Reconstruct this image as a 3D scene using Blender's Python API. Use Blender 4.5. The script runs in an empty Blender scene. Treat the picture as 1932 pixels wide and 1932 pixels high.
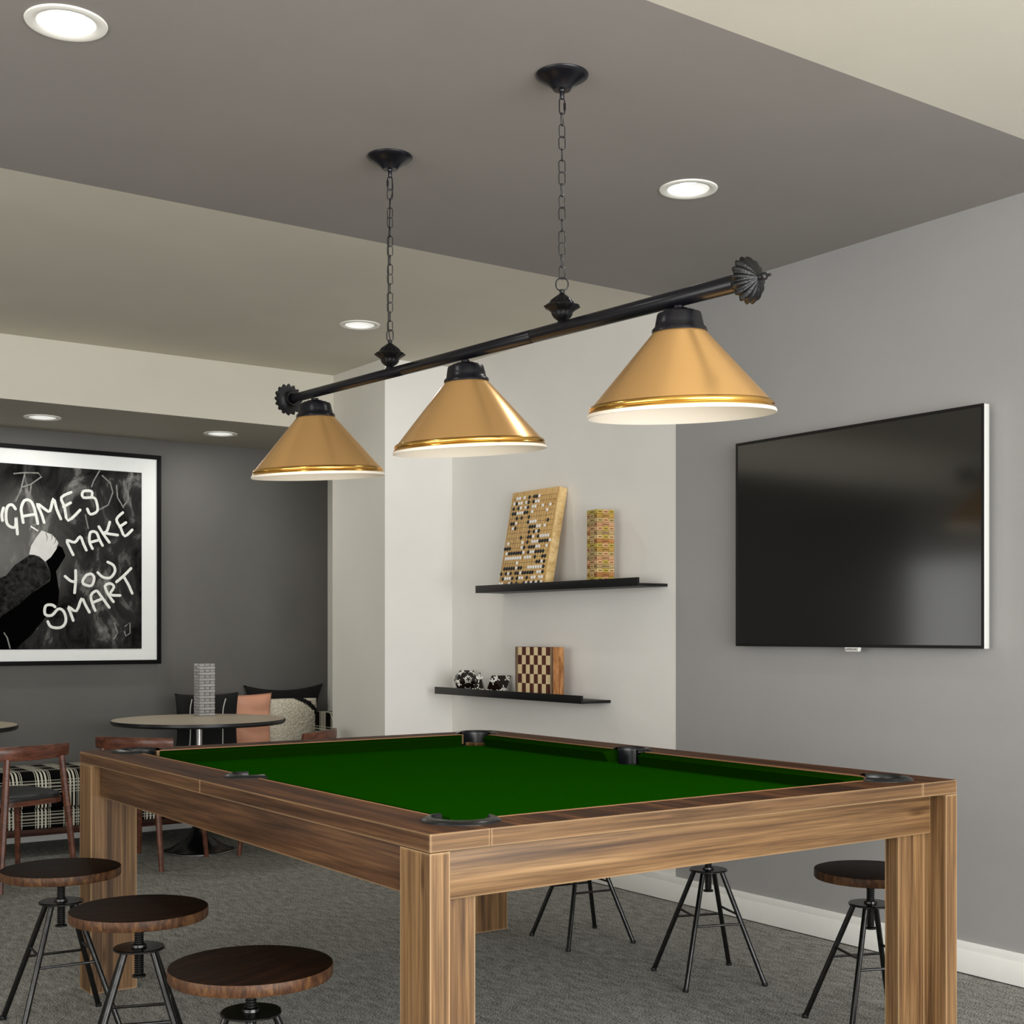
import bpy, bmesh, math, random
from mathutils import Vector, Matrix
random.seed(7)
PI = math.pi
scene = bpy.context.scene
COL = scene.collection

# ------------------------------------------------------------------ helpers
def lin(h):
    h = h.lstrip('#')
    out = []
    for i in (0, 2, 4):
        c = int(h[i:i+2], 16) / 255
        out.append(c / 12.92 if c <= .04045 else ((c + .055) / 1.055) ** 2.4)
    return (*out, 1)

class MB:
    def __init__(s): s.bm = bmesh.new(); s.uv = None; s.mi = 0
    def _merge(s, t):
        for f in t.faces: f.material_index = s.mi
        m = bpy.data.meshes.new('tmp'); t.to_mesh(m); t.free()
        s.bm.from_mesh(m); bpy.data.meshes.remove(m)
    def box(s, x0, x1, y0, y1, z0, z1, bev=0, seg=2, mat=None):
        t = bmesh.new(); bmesh.ops.create_cube(t, size=1)
        bmesh.ops.scale(t, vec=(abs(x1-x0), abs(y1-y0), abs(z1-z0)), verts=t.verts)
        if bev: bmesh.ops.bevel(t, geom=list(t.edges), offset=bev, segments=seg, profile=.5, affect='EDGES')
        bmesh.ops.translate(t, vec=((x0+x1)/2, (y0+y1)/2, (z0+z1)/2), verts=t.verts)
        if mat is not None: bmesh.ops.transform(t, matrix=mat, verts=t.verts)
        s._merge(t); return s
    def tube(s, pts, rs, seg=10, closed=False, cap=True, flat=1.0):
        pts = [Vector(p) for p in pts]; n = len(pts)
        if not hasattr(rs, '__len__'): rs = [rs] * n
        bm = s.bm; rings = []; prev = None
        for i, p in enumerate(pts):
            a = pts[(i-1) % n] if (closed or i > 0) else p
            b = pts[(i+1) % n] if (closed or i < n-1) else p
            d = (b - a).normalized()
            if prev is None:
                u = d.orthogonal().normalized()
                if abs(d.z) < .99:
                    u = d.cross(Vector((0, 0, 1))).normalized()
            else:
                u = (prev - d * prev.dot(d)).normalized()
            prev = u; v = d.cross(u)
            rings.append([bm.verts.new(p + (u*math.cos(2*PI*k/seg+PI/4) + v*math.sin(2*PI*k/seg+PI/4)) * rs[i]) for k in range(seg)])
        m = n if closed else n - 1
        for i in range(m):
            A, B = rings[i], rings[(i+1) % n]
            for k in range(seg):
                f = bm.faces.new((A[k], A[(k+1) % seg], B[(k+1) % seg], B[k])); f.material_index = s.mi
        if cap and not closed:
            f = bm.faces.new(list(reversed(rings[0]))); f.material_index = s.mi
            f = bm.faces.new(rings[-1]); f.material_index = s.mi
        return s
    def lathe(s, prof, c=(0, 0, 0), seg=48, M=None, lobes=0, amp=0, a0=0, a1=2*PI, cap=False):
        """prof: (r, z[, lobe weight])"""
        bm = s.bm; full = abs((a1-a0) - 2*PI) < 1e-6; rings = []
        n = seg if full else seg + 1
        for q in prof:
            r, z = q[0], q[1]; w = q[2] if len(q) > 2 else 0
            ring = []
            for k in range(n):
                a = a0 + (a1-a0)*k/seg
                rr = r * (1 + w*amp*math.cos(lobes*a))
                p = Vector((rr*math.cos(a), rr*math.sin(a), z))
                if M is not None: p = M @ p
                ring.append(bm.verts.new(p + Vector(c)))
            rings.append(ring)
        for A, B in zip(rings, rings[1:]):
            for k in range(n if full else n-1):
                j = (k+1) % n
                f = bm.faces.new((A[k], A[j], B[j], B[k])); f.material_index = s.mi
        if cap:
            f = bm.faces.new(list(reversed(rings[0]))); f.material_index = s.mi
            f = bm.faces.new(rings[-1]); f.material_index = s.mi
        return s
    def prism(s, poly, t0, t1, M=None):
        """poly in local xy, extruded t0..t1 along local z"""
        bm = s.bm; M = M or Matrix()
        A = [bm.verts.new(M @ Vector((x, y, t0))) for x, y in poly]
        B = [bm.verts.new(M @ Vector((x, y, t1))) for x, y in poly]
        n = len(poly)
        for k in range(n):
            f = bm.faces.new((A[k], A[(k+1) % n], B[(k+1) % n], B[k])); f.material_index = s.mi
        f = bm.faces.new(list(reversed(A))); f.material_index = s.mi
        f = bm.faces.new(B); f.material_index = s.mi
        return s
    def strip_loft(s, rows):
        """rows: list of equal-length point lists -> quads"""
        R = [[s.bm.verts.new(p) for p in r] for r in rows]
        for A, B in zip(R, R[1:]):
            for k in range(len(A)-1):
                f = s.bm.faces.new((A[k], A[k+1], B[k+1], B[k])); f.material_index = s.mi
        return R
    def build(s, name, mat, parent=None, ang=35, world=True):
        bm = s.bm
        bmesh.ops.recalc_face_normals(bm, faces=bm.faces)
        if parent is not None and world:
            L = Vector((0, 0, 0)); p = parent
            while p is not None: L += Vector(p.location); p = p.parent
            bmesh.ops.translate(bm, vec=-L, verts=bm.verts)
        me = bpy.data.meshes.new(name); bm.to_mesh(me); bm.free()
        for f in me.polygons: f.use_smooth = True
        me.set_sharp_from_angle(angle=math.radians(ang))
        for m in (mat if isinstance(mat, (list, tuple)) else [mat]): me.materials.append(m)
        o = bpy.data.objects.new(name, me); COL.objects.link(o)
        if parent is not None: o.parent = parent
        return o

def tag(o, label=None, cat=None, group=None, kind=None):
    if label: o['label'] = label
    if cat: o['category'] = cat
    if group: o['group'] = group
    if kind: o['kind'] = kind
    return o
def thing(name, label, cat, loc=(0, 0, 0), rz=0, group=None):
    o = bpy.data.objects.new(name, None); COL.objects.link(o)
    o.empty_display_size = .05
    o.location = loc; o.rotation_euler = (0, 0, rz)
    return tag(o, label, cat, group)
def struct(name, mb, mat, label=None):
    o = mb.build(name, mat); o['kind'] = 'structure'
    return o
def dup(root, loc, rz, label, group=None):
    r = root.copy(); COL.objects.link(r); r.location = loc; r.rotation_euler = (0, 0, rz)
    r['label'] = label
    if group: r['group'] = group
    for ch in list(root.children):
        c = ch.copy(); COL.objects.link(c); c.parent = r
        for g in list(ch.children):
            d = g.copy(); COL.objects.link(d); d.parent = c
    return r
def boolean_cut(o, cuts):
    """cuts: list of (x,y,z0,z1,r) vertical cylinders in the object's own space"""
    mb = MB()
    for x, y, z0, z1, r in cuts:
        mb.lathe([(r, z0), (r, z1)], c=(x, y, 0), seg=48, cap=True)
    c = mb.build('cutter', [])
    c.matrix_world = Matrix.Translation(Vector(o.location) + (Vector(o.parent.location) if o.parent else Vector()))
    m = o.modifiers.new('b', 'BOOLEAN'); m.operation = 'DIFFERENCE'; m.object = c; m.solver = 'EXACT'
    bpy.context.view_layer.update()
    dg = bpy.context.evaluated_depsgraph_get()
    me = bpy.data.meshes.new_from_object(o.evaluated_get(dg))
    o.modifiers.clear(); o.data = me
    for f in me.polygons: f.use_smooth = False
    cm = c.data; bpy.data.objects.remove(c); bpy.data.meshes.remove(cm)
def text_mesh(txt, size, ext=.0005):
    cu = bpy.data.curves.new('t', 'FONT'); cu.body = txt; cu.size = size; cu.extrude = ext
    cu.align_x = 'CENTER'; cu.align_y = 'CENTER'
    o = bpy.data.objects.new('t', cu); COL.objects.link(o)
    bpy.context.view_layer.update()
    me = bpy.data.meshes.new_from_object(o.evaluated_get(bpy.context.evaluated_depsgraph_get()))
    bpy.data.objects.remove(o); bpy.data.curves.remove(cu)
    return me

# ------------------------------------------------------------------ materials
def new_mat(name):
    m = bpy.data.materials.new(name); m.use_nodes = True
    return m, m.node_tree, m.node_tree.nodes['Principled BSDF']
def N(nt, t, **kw):
    n = nt.nodes.new(t)
    for k, v in kw.items(): setattr(n, k, v)
    return n
def pbr(name, col, rough=.5, metal=0, spec=.5, noise=0, nscale=30, bump=0, bscale=200, ior=None, coat=0):
    m, nt, b = new_mat(name)
    c = lin(col) if isinstance(col, str) else col
    b.inputs['Base Color'].default_value = c
    b.inputs['Roughness'].default_value = rough; b.inputs['Metallic'].default_value = metal
    b.inputs['Specular IOR Level'].default_value = spec
    if ior: b.inputs['IOR'].default_value = ior
    if coat: b.inputs['Coat Weight'].default_value = coat
    tc = N(nt, 'ShaderNodeTexCoord')
    nz = N(nt, 'ShaderNodeTexNoise'); nz.inputs['Scale'].default_value = nscale; nz.inputs['Detail'].default_value = 5
    nt.links.new(tc.outputs['Object'], nz.inputs['Vector'])
    r = N(nt, 'ShaderNodeValToRGB')
    k = noise
    r.color_ramp.elements[0].position = .3; r.color_ramp.elements[1].position = .7
    r.color_ramp.elements[0].color = (c[0]*(1-k), c[1]*(1-k), c[2]*(1-k), 1)
    r.color_ramp.elements[1].color = (min(1, c[0]*(1+k)), min(1, c[1]*(1+k)), min(1, c[2]*(1+k)), 1)
    nt.links.new(nz.outputs['Fac'], r.inputs['Fac']); nt.links.new(r.outputs['Color'], b.inputs['Base Color'])
    if bump:
        n2 = N(nt, 'ShaderNodeTexNoise'); n2.inputs['Scale'].default_value = bscale; n2.inputs['Detail'].default_value = 3
        nt.links.new(tc.outputs['Object'], n2.inputs['Vector'])
        bp = N(nt, 'ShaderNodeBump'); bp.inputs['Strength'].default_value = bump; bp.inputs['Distance'].default_value = .01
        nt.links.new(n2.outputs['Fac'], bp.inputs['Height']); nt.links.new(bp.outputs['Normal'], b.inputs['Normal'])
    return m
def wood(name, cols, axis='y', along=1.5, across=26, rough=.45, edge=None, edge_r=.007, fine=.35, knots=True, spec=.3, off=0, dist=.9):
    m, nt, b = new_mat(name)
    tc = N(nt, 'ShaderNodeTexCoord'); mp = N(nt, 'ShaderNodeMapping')
    s = {'x': (along, across, across), 'y': (across, along, across), 'z': (across, across, along)}[axis]
    mp.inputs['Scale'].default_value = s; mp.inputs['Location'].default_value = (off, off*1.7, off*.6)
    nt.links.new(tc.outputs['Object'], mp.inputs['Vector'])
    nz = N(nt, 'ShaderNodeTexNoise'); nz.inputs['Scale'].default_value = 1; nz.inputs['Detail'].default_value = 7
    nz.inputs['Roughness'].default_value = .62; nz.inputs['Distortion'].default_value = dist
    nt.links.new(mp.outputs['Vector'], nz.inputs['Vector'])
    r = N(nt, 'ShaderNodeValToRGB'); cr = r.color_ramp
    for i, (p, c) in enumerate(zip((.28, .48, .62, .78), cols)):
        e = cr.elements[i] if i < 2 else cr.elements.new(p)
        e.position = p; e.color = lin(c)
    nt.links.new(nz.outputs['Fac'], r.inputs['Fac'])
    # fine pores
    mp2 = N(nt, 'ShaderNodeMapping'); mp2.inputs['Scale'].default_value = tuple(v*(6 if v == across else 3) for v in s)
    nt.links.new(tc.outputs['Object'], mp2.inputs['Vector'])
    n2 = N(nt, 'ShaderNodeTexNoise'); n2.inputs['Scale'].default_value = 1; n2.inputs['Detail'].default_value = 4
    nt.links.new(mp2.outputs['Vector'], n2.inputs['Vector'])
    r2 = N(nt, 'ShaderNodeValToRGB'); r2.color_ramp.elements[0].position = .35; r2.color_ramp.elements[1].position = .6
    r2.color_ramp.elements[0].color = (1-fine,)*3 + (1,); r2.color_ramp.elements[1].color = (1, 1, 1, 1)
    nt.links.new(n2.outputs['Fac'], r2.inputs['Fac'])
    mx = N(nt, 'ShaderNodeMix', data_type='RGBA', blend_type='MULTIPLY'); mx.inputs[0].default_value = 1
    nt.links.new(r.outputs['Color'], mx.inputs[6]); nt.links.new(r2.outputs['Color'], mx.inputs[7])
    out = mx.outputs[2]
    if knots:
        vo = N(nt, 'ShaderNodeTexVoronoi'); vo.inputs['Scale'].default_value = 1
        mp3 = N(nt, 'ShaderNodeMapping'); mp3.inputs['Scale'].default_value = tuple(v*.42 if v == across else v*2.6 for v in s)
        nt.links.new(tc.outputs['Object'], mp3.inputs['Vector']); nt.links.new(mp3.outputs['Vector'], vo.inputs['Vector'])
        r3 = N(nt, 'ShaderNodeValToRGB'); r3.color_ramp.elements[0].position = .04; r3.color_ramp.elements[1].position = .13
        r3.color_ramp.elements[0].color = (.3, .25, .2, 1); r3.color_ramp.elements[1].color = (1, 1, 1, 1)
        nt.links.new(vo.outputs['Distance'], r3.inputs['Fac'])
        m3 = N(nt, 'ShaderNodeMix', data_type='RGBA', blend_type='MULTIPLY'); m3.inputs[0].default_value = .8
        nt.links.new(out, m3.inputs[6]); nt.links.new(r3.outputs['Color'], m3.inputs[7]); out = m3.outputs[2]
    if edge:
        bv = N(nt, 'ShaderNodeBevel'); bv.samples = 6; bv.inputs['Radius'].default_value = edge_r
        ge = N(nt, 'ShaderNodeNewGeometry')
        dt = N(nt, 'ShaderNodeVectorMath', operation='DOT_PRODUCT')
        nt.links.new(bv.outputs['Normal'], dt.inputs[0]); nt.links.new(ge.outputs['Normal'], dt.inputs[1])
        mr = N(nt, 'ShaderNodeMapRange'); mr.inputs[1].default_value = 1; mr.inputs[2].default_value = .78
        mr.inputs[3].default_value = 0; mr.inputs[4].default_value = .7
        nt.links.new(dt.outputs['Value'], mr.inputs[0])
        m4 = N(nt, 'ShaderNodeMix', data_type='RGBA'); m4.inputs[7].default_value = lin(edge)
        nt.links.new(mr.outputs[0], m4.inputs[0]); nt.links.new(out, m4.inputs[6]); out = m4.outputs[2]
    nt.links.new(out, b.inputs['Base Color'])
    b.inputs['Roughness'].default_value = rough; b.inputs['Specular IOR Level'].default_value = spec
    bp = N(nt, 'ShaderNodeBump'); bp.inputs['Strength'].default_value = .12; bp.inputs['Distance'].default_value = .004
    nt.links.new(nz.outputs['Fac'], bp.inputs['Height']); nt.links.new(bp.outputs['Normal'], b.inputs['Normal'])
    return m
def emit(name, col, s):
    m, nt, b = new_mat(name)
    b.inputs['Base Color'].default_value = lin(col); b.inputs['Emission Color'].default_value = lin(col)
    b.inputs['Emission Strength'].default_value = s
    return m

def paint(name, col, var=.03, rough=.75, scale=2.2):
    return pbr(name, col, rough=rough, noise=var, nscale=scale, bump=.04, bscale=260, spec=.25)

M = {}
M['wall_grey'] = paint('grey wall paint', '#9B9A99')
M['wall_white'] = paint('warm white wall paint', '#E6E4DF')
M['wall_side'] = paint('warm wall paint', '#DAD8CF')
M['wall_dark'] = paint('charcoal wall paint', '#63625F', var=.1, scale=1.6)
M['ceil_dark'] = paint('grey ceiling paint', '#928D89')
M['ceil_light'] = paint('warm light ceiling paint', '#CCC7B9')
M['beam'] = paint('warm beam paint', '#D0CCBF')
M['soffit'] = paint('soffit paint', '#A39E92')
M['trim'] = pbr('white trim paint', '#F4F4EF', rough=.45, noise=.01, spec=.3)

def carpet():
    m, nt, b = new_mat('grey carpet')
    tc = N(nt, 'ShaderNodeTexCoord')
    mp = N(nt, 'ShaderNodeMapping'); mp.inputs['Scale'].default_value = (1, .35, 1); mp.inputs['Rotation'].default_value = (0, 0, .5)
    nt.links.new(tc.outputs['Object'], mp.inputs['Vector'])
    n1 = N(nt, 'ShaderNodeTexNoise'); n1.inputs['Scale'].default_value = 190; n1.inputs['Detail'].default_value = 3; n1.inputs['Roughness'].default_value = .8
    nt.links.new(tc.outputs['Object'], n1.inputs['Vector'])
    n2 = N(nt, 'ShaderNodeTexNoise'); n2.inputs['Scale'].default_value = 42; n2.inputs['Detail'].default_value = 4
    nt.links.new(mp.outputs['Vector'], n2.inputs['Vector'])
    ad = N(nt, 'ShaderNodeMix', data_type='FLOAT'); ad.inputs[0].default_value = .16
    nt.links.new(n1.outputs['Fac'], ad.inputs[2]); nt.links.new(n2.outputs['Fac'], ad.inputs[3])
    r = N(nt, 'ShaderNodeValToRGB'); r.color_ramp.elements[0].position = .42; r.color_ramp.elements[1].position = .60
    r.color_ramp.elements[0].color = lin('#383836'); r.color_ramp.elements[1].color = lin('#C2C1BA')
    nt.links.new(ad.outputs[0], r.inputs['Fac']); nt.links.new(r.outputs['Color'], b.inputs['Base Color'])
    b.inputs['Roughness'].default_value = .95; b.inputs['Specular IOR Level'].default_value = .1
    bp = N(nt, 'ShaderNodeBump'); bp.inputs['Strength'].default_value = .5; bp.inputs['Distance'].default_value = .006
    nt.links.new(ad.outputs[0], bp.inputs['Height']); nt.links.new(bp.outputs['Normal'], b.inputs['Normal'])
    return m
M['carpet'] = carpet()
TW = ['#3A2517', '#765839', '#92714C', '#AB8C64']
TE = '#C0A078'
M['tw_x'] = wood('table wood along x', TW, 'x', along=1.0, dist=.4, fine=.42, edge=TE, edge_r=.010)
M['tw_y_shaded'] = wood('shaded table wood along y', ['#2E1C11', '#5C3F29', '#765537', '#8E6C49'], 'y', along=1.0, dist=.4, fine=.42, edge=TE, edge_r=.010)  # darker copy of the table wood, shade of the long sides painted in
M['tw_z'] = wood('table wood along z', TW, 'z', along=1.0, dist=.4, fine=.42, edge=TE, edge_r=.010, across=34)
M['tw_top'] = wood('table top wood', ['#24130A', '#4E2F1B', '#6B4529', '#845A38'], 'y', along=1.2, across=34, dist=.4, edge='#A07048', edge_r=.006, rough=.6, spec=.12)
M['feather'] = pbr('tan rail strip', '#9A6C48', rough=.6, noise=.05)
M['cloth'] = pbr('green cloth', '#124900', rough=1, noise=.05, nscale=300, bump=.1, bscale=900, spec=0)
M['cloth_shaded'] = pbr('shaded green cushion cloth', '#0E2E00', rough=1, noise=.05, nscale=300, bump=.1, bscale=900, spec=0)  # bed cloth darkened, the cushions' shadow is put into the colour
M['leather'] = pbr('black pocket leather', '#121517', rough=.3, noise=.1, nscale=60, bump=.05, spec=.5)
M['cup'] = pbr('black pocket cup', '#07080A', rough=.5)
M['black_metal'] = pbr('satin black metal', '#13131A', rough=.3, metal=.3, noise=.06, nscale=8, spec=.6)
M['cast'] = pbr('cast black metal', '#0B0C10', rough=.28, metal=.3, noise=.1, nscale=90, bump=.25, bscale=300, spec=.6)
M['brass'] = pbr('satin brass', (.88, .52, .20, 1), rough=.27, metal=.7, noise=.03, nscale=4)
M['brass_rim'] = pbr('polished brass rim', (.95, .55, .14, 1), rough=.2, metal=1)
def lining():
    m, nt, b = new_mat('white enamel lining')
    tc = N(nt, 'ShaderNodeTexCoord'); nz = N(nt, 'ShaderNodeTexNoise'); nz.inputs['Scale'].default_value = 3
    r = N(nt, 'ShaderNodeValToRGB'); r.color_ramp.elements[0].color = lin('#F2E8D8'); r.color_ramp.elements[1].color = lin('#FFF6E8')
    nt.links.new(tc.outputs['Object'], nz.inputs['Vector']); nt.links.new(nz.outputs['Fac'], r.inputs['Fac'])
    nt.links.new(r.outputs['Color'], b.inputs['Base Color'])
    b.inputs['Roughness'].default_value = .35
    return m
M['lining'] = lining()
M['bulb'] = emit('warm bulb glass', '#FFE2B8', 1.0)
M['lens'] = emit('downlight lens', '#FFFFFF', 3.0)
M['dl_trim'] = pbr('white downlight trim', '#F3F1E9', rough=.5, noise=.02)
M['baffle'] = pbr('downlight baffle', '#F4F4F0', rough=.5)
M['seat_top'] = wood('dark seat wood', ['#0E0704', '#1A0E08', '#28170D', '#331E12'], 'x', along=4, across=60, rough=.55, knots=False, spec=.06)
M['seat_edge'] = wood('seat edge wood', ['#2E1B10', '#4C301C', '#664629', '#7A5838'], 'z', along=18, across=40, rough=.5, knots=False)
M['stool_metal'] = pbr('burnished black steel', '#3C3C3C', rough=.25, metal=.95, noise=.2, nscale=40, spec=.5)
M['screw'] = pbr('black screw steel', '#050505', rough=.5, metal=.3)
M['chair_wood'] = wood('walnut chair wood', ['#42251A', '#643A2A', '#7C4A36', '#8E5B43'], 'x', along=4, across=40, rough=.3, knots=False, spec=.5)
M['chair_pad'] = pbr('charcoal seat leather', '#202222', rough=.45, noise=.08, nscale=40)
M['table_top'] = pbr('beige laminate', '#BDB09C', rough=.4, noise=.03, nscale=12)
M['black_edge'] = pbr('black table edge', '#17181A', rough=.3, spec=.5)
M['chrome'] = pbr('brushed steel pole', '#C8C8CA', rough=.22, metal=1, noise=.03)
M['base_black'] = pbr('glossy black base', '#0A0B0D', rough=.22, spec=.5, noise=.05)
M['shelf'] = pbr('black shelf paint', '#070808', rough=.45, noise=.1, nscale=20, spec=.35)
M['frame'] = pbr('black frame', '#040405', rough=.6, spec=.15)
M['mat'] = pbr('white picture mount', '#E9ECEB', rough=.7, noise=.01)
M['silver'] = pbr('silver tv edge', '#E4E5E0', rough=.35, metal=.2)
M['bezel'] = pbr('black tv bezel', '#070707', rough=.35)
M['screen'] = pbr('black glossy tv screen', '#040404', rough=.11, ior=2.1, spec=.5)
M['badge_text'] = pbr('dark badge letters', '#3A3A38', rough=.5)
M['rail_wood'] = wood('bench rail wood', ['#24110B', '#3C1F14', '#52301F', '#5F3A27'], 'x', along=2, across=40, knots=False)
M['salmon'] = pbr('salmon leather', '#DBA083', rough=.42, noise=.08, nscale=6, bump=.12, bscale=14)
M['black_fab'] = pbr('black fabric', '#0C0D0F', rough=.9, noise=.1, nscale=80, bump=.1, bscale=500)
M['black_fab2'] = pbr('deep black fabric', '#050505', rough=.95)
M['white_pipe'] = pbr('white piping', '#C9C9C4', rough=.7)
M['go_wood'] = wood('pale board wood', ['#B98A4E', '#D9B070', '#E4C080', '#EED096'], 'z', along=6, across=70, rough=.5, knots=False, fine=.12)
M['go_side'] = wood('board edge wood', ['#C49A5A', '#E0BE82', '#EED098', '#F2DCA8'], 'x', along=14, across=20, rough=.5, knots=False, fine=.12)
M['line'] = pbr('dark line ink', '#4A3218', rough=.7)
M['stone_b'] = pbr('black stone', '#141414', rough=.4)
M['stone_w'] = pbr('white stone', '#EDEAE6', rough=.3)
M['chess_l'] = wood('maple squares', ['#D8BE90', '#E6D0A2', '#EBD8AE', '#EFDDB6'], 'z', along=6, across=60, knots=False, fine=.1)
M['chess_d'] = wood('walnut squares', ['#3A1A14', '#56291F', '#6E3A2A', '#7C4633'], 'z', along=6, across=60, knots=False)
M['chess_e'] = wood('dark inlay border', ['#2A1210', '#4A2620', '#5C332A', '#6A3D32'], 'z', along=6, across=60, knots=False)
M['chess_side'] = wood('oak box side', ['#7A4A2A', '#A8703F', '#C08A58', '#CE9C68'], 'z', along=9, across=45, knots=False)
M['die'] = pbr('dark die body', '#1A0F0A', rough=.3, noise=.3, nscale=40)
M['die_w'] = pbr('white die marks', '#EDEBE4', rough=.5)
def plaid():
    m, nt, b = new_mat('black and cream plaid')
    uv = N(nt, 'ShaderNodeUVMap'); sp = N(nt, 'ShaderNodeSeparateXYZ')
    nt.links.new(uv.outputs['UV'], sp.inputs[0])
    def bands(sock, per, stops):
        d = N(nt, 'ShaderNodeMath', operation='DIVIDE'); d.inputs[1].default_value = per; nt.links.new(sock, d.inputs[0])
        f = N(nt, 'ShaderNodeMath', operation='FRACT'); nt.links.new(d.outputs[0], f.inputs[0])
        r = N(nt, 'ShaderNodeValToRGB'); cr = r.color_ramp; cr.interpolation = 'CONSTANT'
        cr.elements[0].position = 0; cr.elements[0].color = (0, 0, 0, 1)
        first = True
        for p, v in stops:
            e = cr.elements[1] if first else cr.elements.new(p)
            first = False
            e.position = p; e.color = (v, v, v, 1)
        nt.links.new(f.outputs[0], r.inputs['Fac']); return r.outputs['Color']
    st = []
    for a, w in ((.24, .022), (.31, .065), (.44, .065), (.57, .065), (.70, .022), (.76, .022)):
        st += [(a, 1), (a+w, 0)]
    V = bands(sp.outputs[0], .15, st)
    st = []
    for a, w in ((.30, .03), (.38, .04), (.48, .055), (.59, .055), (.70, .03)):
        st += [(a, 1), (a+w, 0)]
    H = bands(sp.outputs[1], .165, st)
    a = N(nt, 'ShaderNodeMath', operation='MULTIPLY'); a.inputs[1].default_value = 1.452; nt.links.new(V, a.inputs[0])
    h = N(nt, 'ShaderNodeMath', operation='MULTIPLY'); h.inputs[1].default_value = .5; nt.links.new(H, h.inputs[0])
    s_ = N(nt, 'ShaderNodeMath', operation='ADD', use_clamp=True); nt.links.new(a.outputs[0], s_.inputs[0]); nt.links.new(h.outputs[0], s_.inputs[1])
    mx = N(nt, 'ShaderNodeMix', data_type='RGBA'); mx.inputs[6].default_value = lin('#060606'); mx.inputs[7].default_value = lin('#D6D3C2')
    nt.links.new(s_.outputs[0], mx.inputs[0]); nt.links.new(mx.outputs[2], b.inputs['Base Color'])
    b.inputs['Roughness'].default_value = .95; b.inputs['Specular IOR Level'].default_value = .1
    return m
M['plaid'] = plaid()
def fluffy():
    m, nt, b = new_mat('cream shag with black stripe')
    uv = N(nt, 'ShaderNodeUVMap'); nz = N(nt, 'ShaderNodeTexNoise'); nz.inputs['Scale'].default_value = 26; nz.inputs['Detail'].default_value = 3
    nt.links.new(uv.outputs['UV'], nz.inputs['Vector'])
    # distance from lower left corner -> curved stripe
    sp = N(nt, 'ShaderNodeSeparateXYZ'); nt.links.new(uv.outputs['UV'], sp.inputs[0])
    x2 = N(nt, 'ShaderNodeMath', operation='POWER'); x2.inputs[1].default_value = 2.6; nt.links.new(sp.outputs[0], x2.inputs[0])
    y2 = N(nt, 'ShaderNodeMath', operation='POWER'); y2.inputs[1].default_value = 2.6; nt.links.new(sp.outputs[1], y2.inputs[0])
    ad = N(nt, 'ShaderNodeMath', operation='ADD'); nt.links.new(x2.outputs[0], ad.inputs[0]); nt.links.new(y2.outputs[0], ad.inputs[1])
    nn = N(nt, 'ShaderNodeMath', operation='MULTIPLY_ADD'); nn.inputs[1].default_value = .25; nt.links.new(nz.outputs['Fac'], nn.inputs[0]); nt.links.new(ad.outputs[0], nn.inputs[2])
    r = N(nt, 'ShaderNodeValToRGB'); cr = r.color_ramp
    cr.elements[0].position = .0; cr.elements[0].color = (1, 1, 1, 1)
    cr.elements[1].position = .64; cr.elements[1].color = (1, 1, 1, 1)
    for p, v in ((.655, 0), (.78, 0), (.795, 1)):
        e = cr.elements.new(p); e.color = (v, v, v, 1)
    dv = N(nt, 'ShaderNodeMath', operation='DIVIDE'); dv.inputs[1].default_value = 2.1; nt.links.new(nn.outputs[0], dv.inputs[0])
    nt.links.new(dv.outputs[0], r.inputs['Fac'])
    n3 = N(nt, 'ShaderNodeTexNoise'); n3.inputs['Scale'].default_value = 55; n3.inputs['Detail'].default_value = 4
    nt.links.new(uv.outputs['UV'], n3.inputs['Vector'])
    r3 = N(nt, 'ShaderNodeValToRGB'); r3.color_ramp.elements[0].position = .3; r3.color_ramp.elements[1].position = .6
    r3.color_ramp.elements[0].color = lin('#A99E84'); r3.color_ramp.elements[1].color = lin('#F4EEDC')
    nt.links.new(n3.outputs['Fac'], r3.inputs['Fac'])
    mx = N(nt, 'ShaderNodeMix', data_type='RGBA'); mx.inputs[6].default_value = lin('#060606')
    nt.links.new(r3.outputs['Color'], mx.inputs[7]); nt.links.new(r.outputs['Color'], mx.inputs[0])
    nt.links.new(mx.outputs[2], b.inputs['Base Color'])
    b.inputs['Roughness'].default_value = 1
    bp = N(nt, 'ShaderNodeBump'); bp.inputs['Strength'].default_value = .8; bp.inputs['Distance'].default_value = .01
    nt.links.new(n3.outputs['Fac'], bp.inputs['Height']); nt.links.new(bp.outputs['Normal'], b.inputs['Normal'])
    return m
M['fluffy'] = fluffy()
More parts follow.
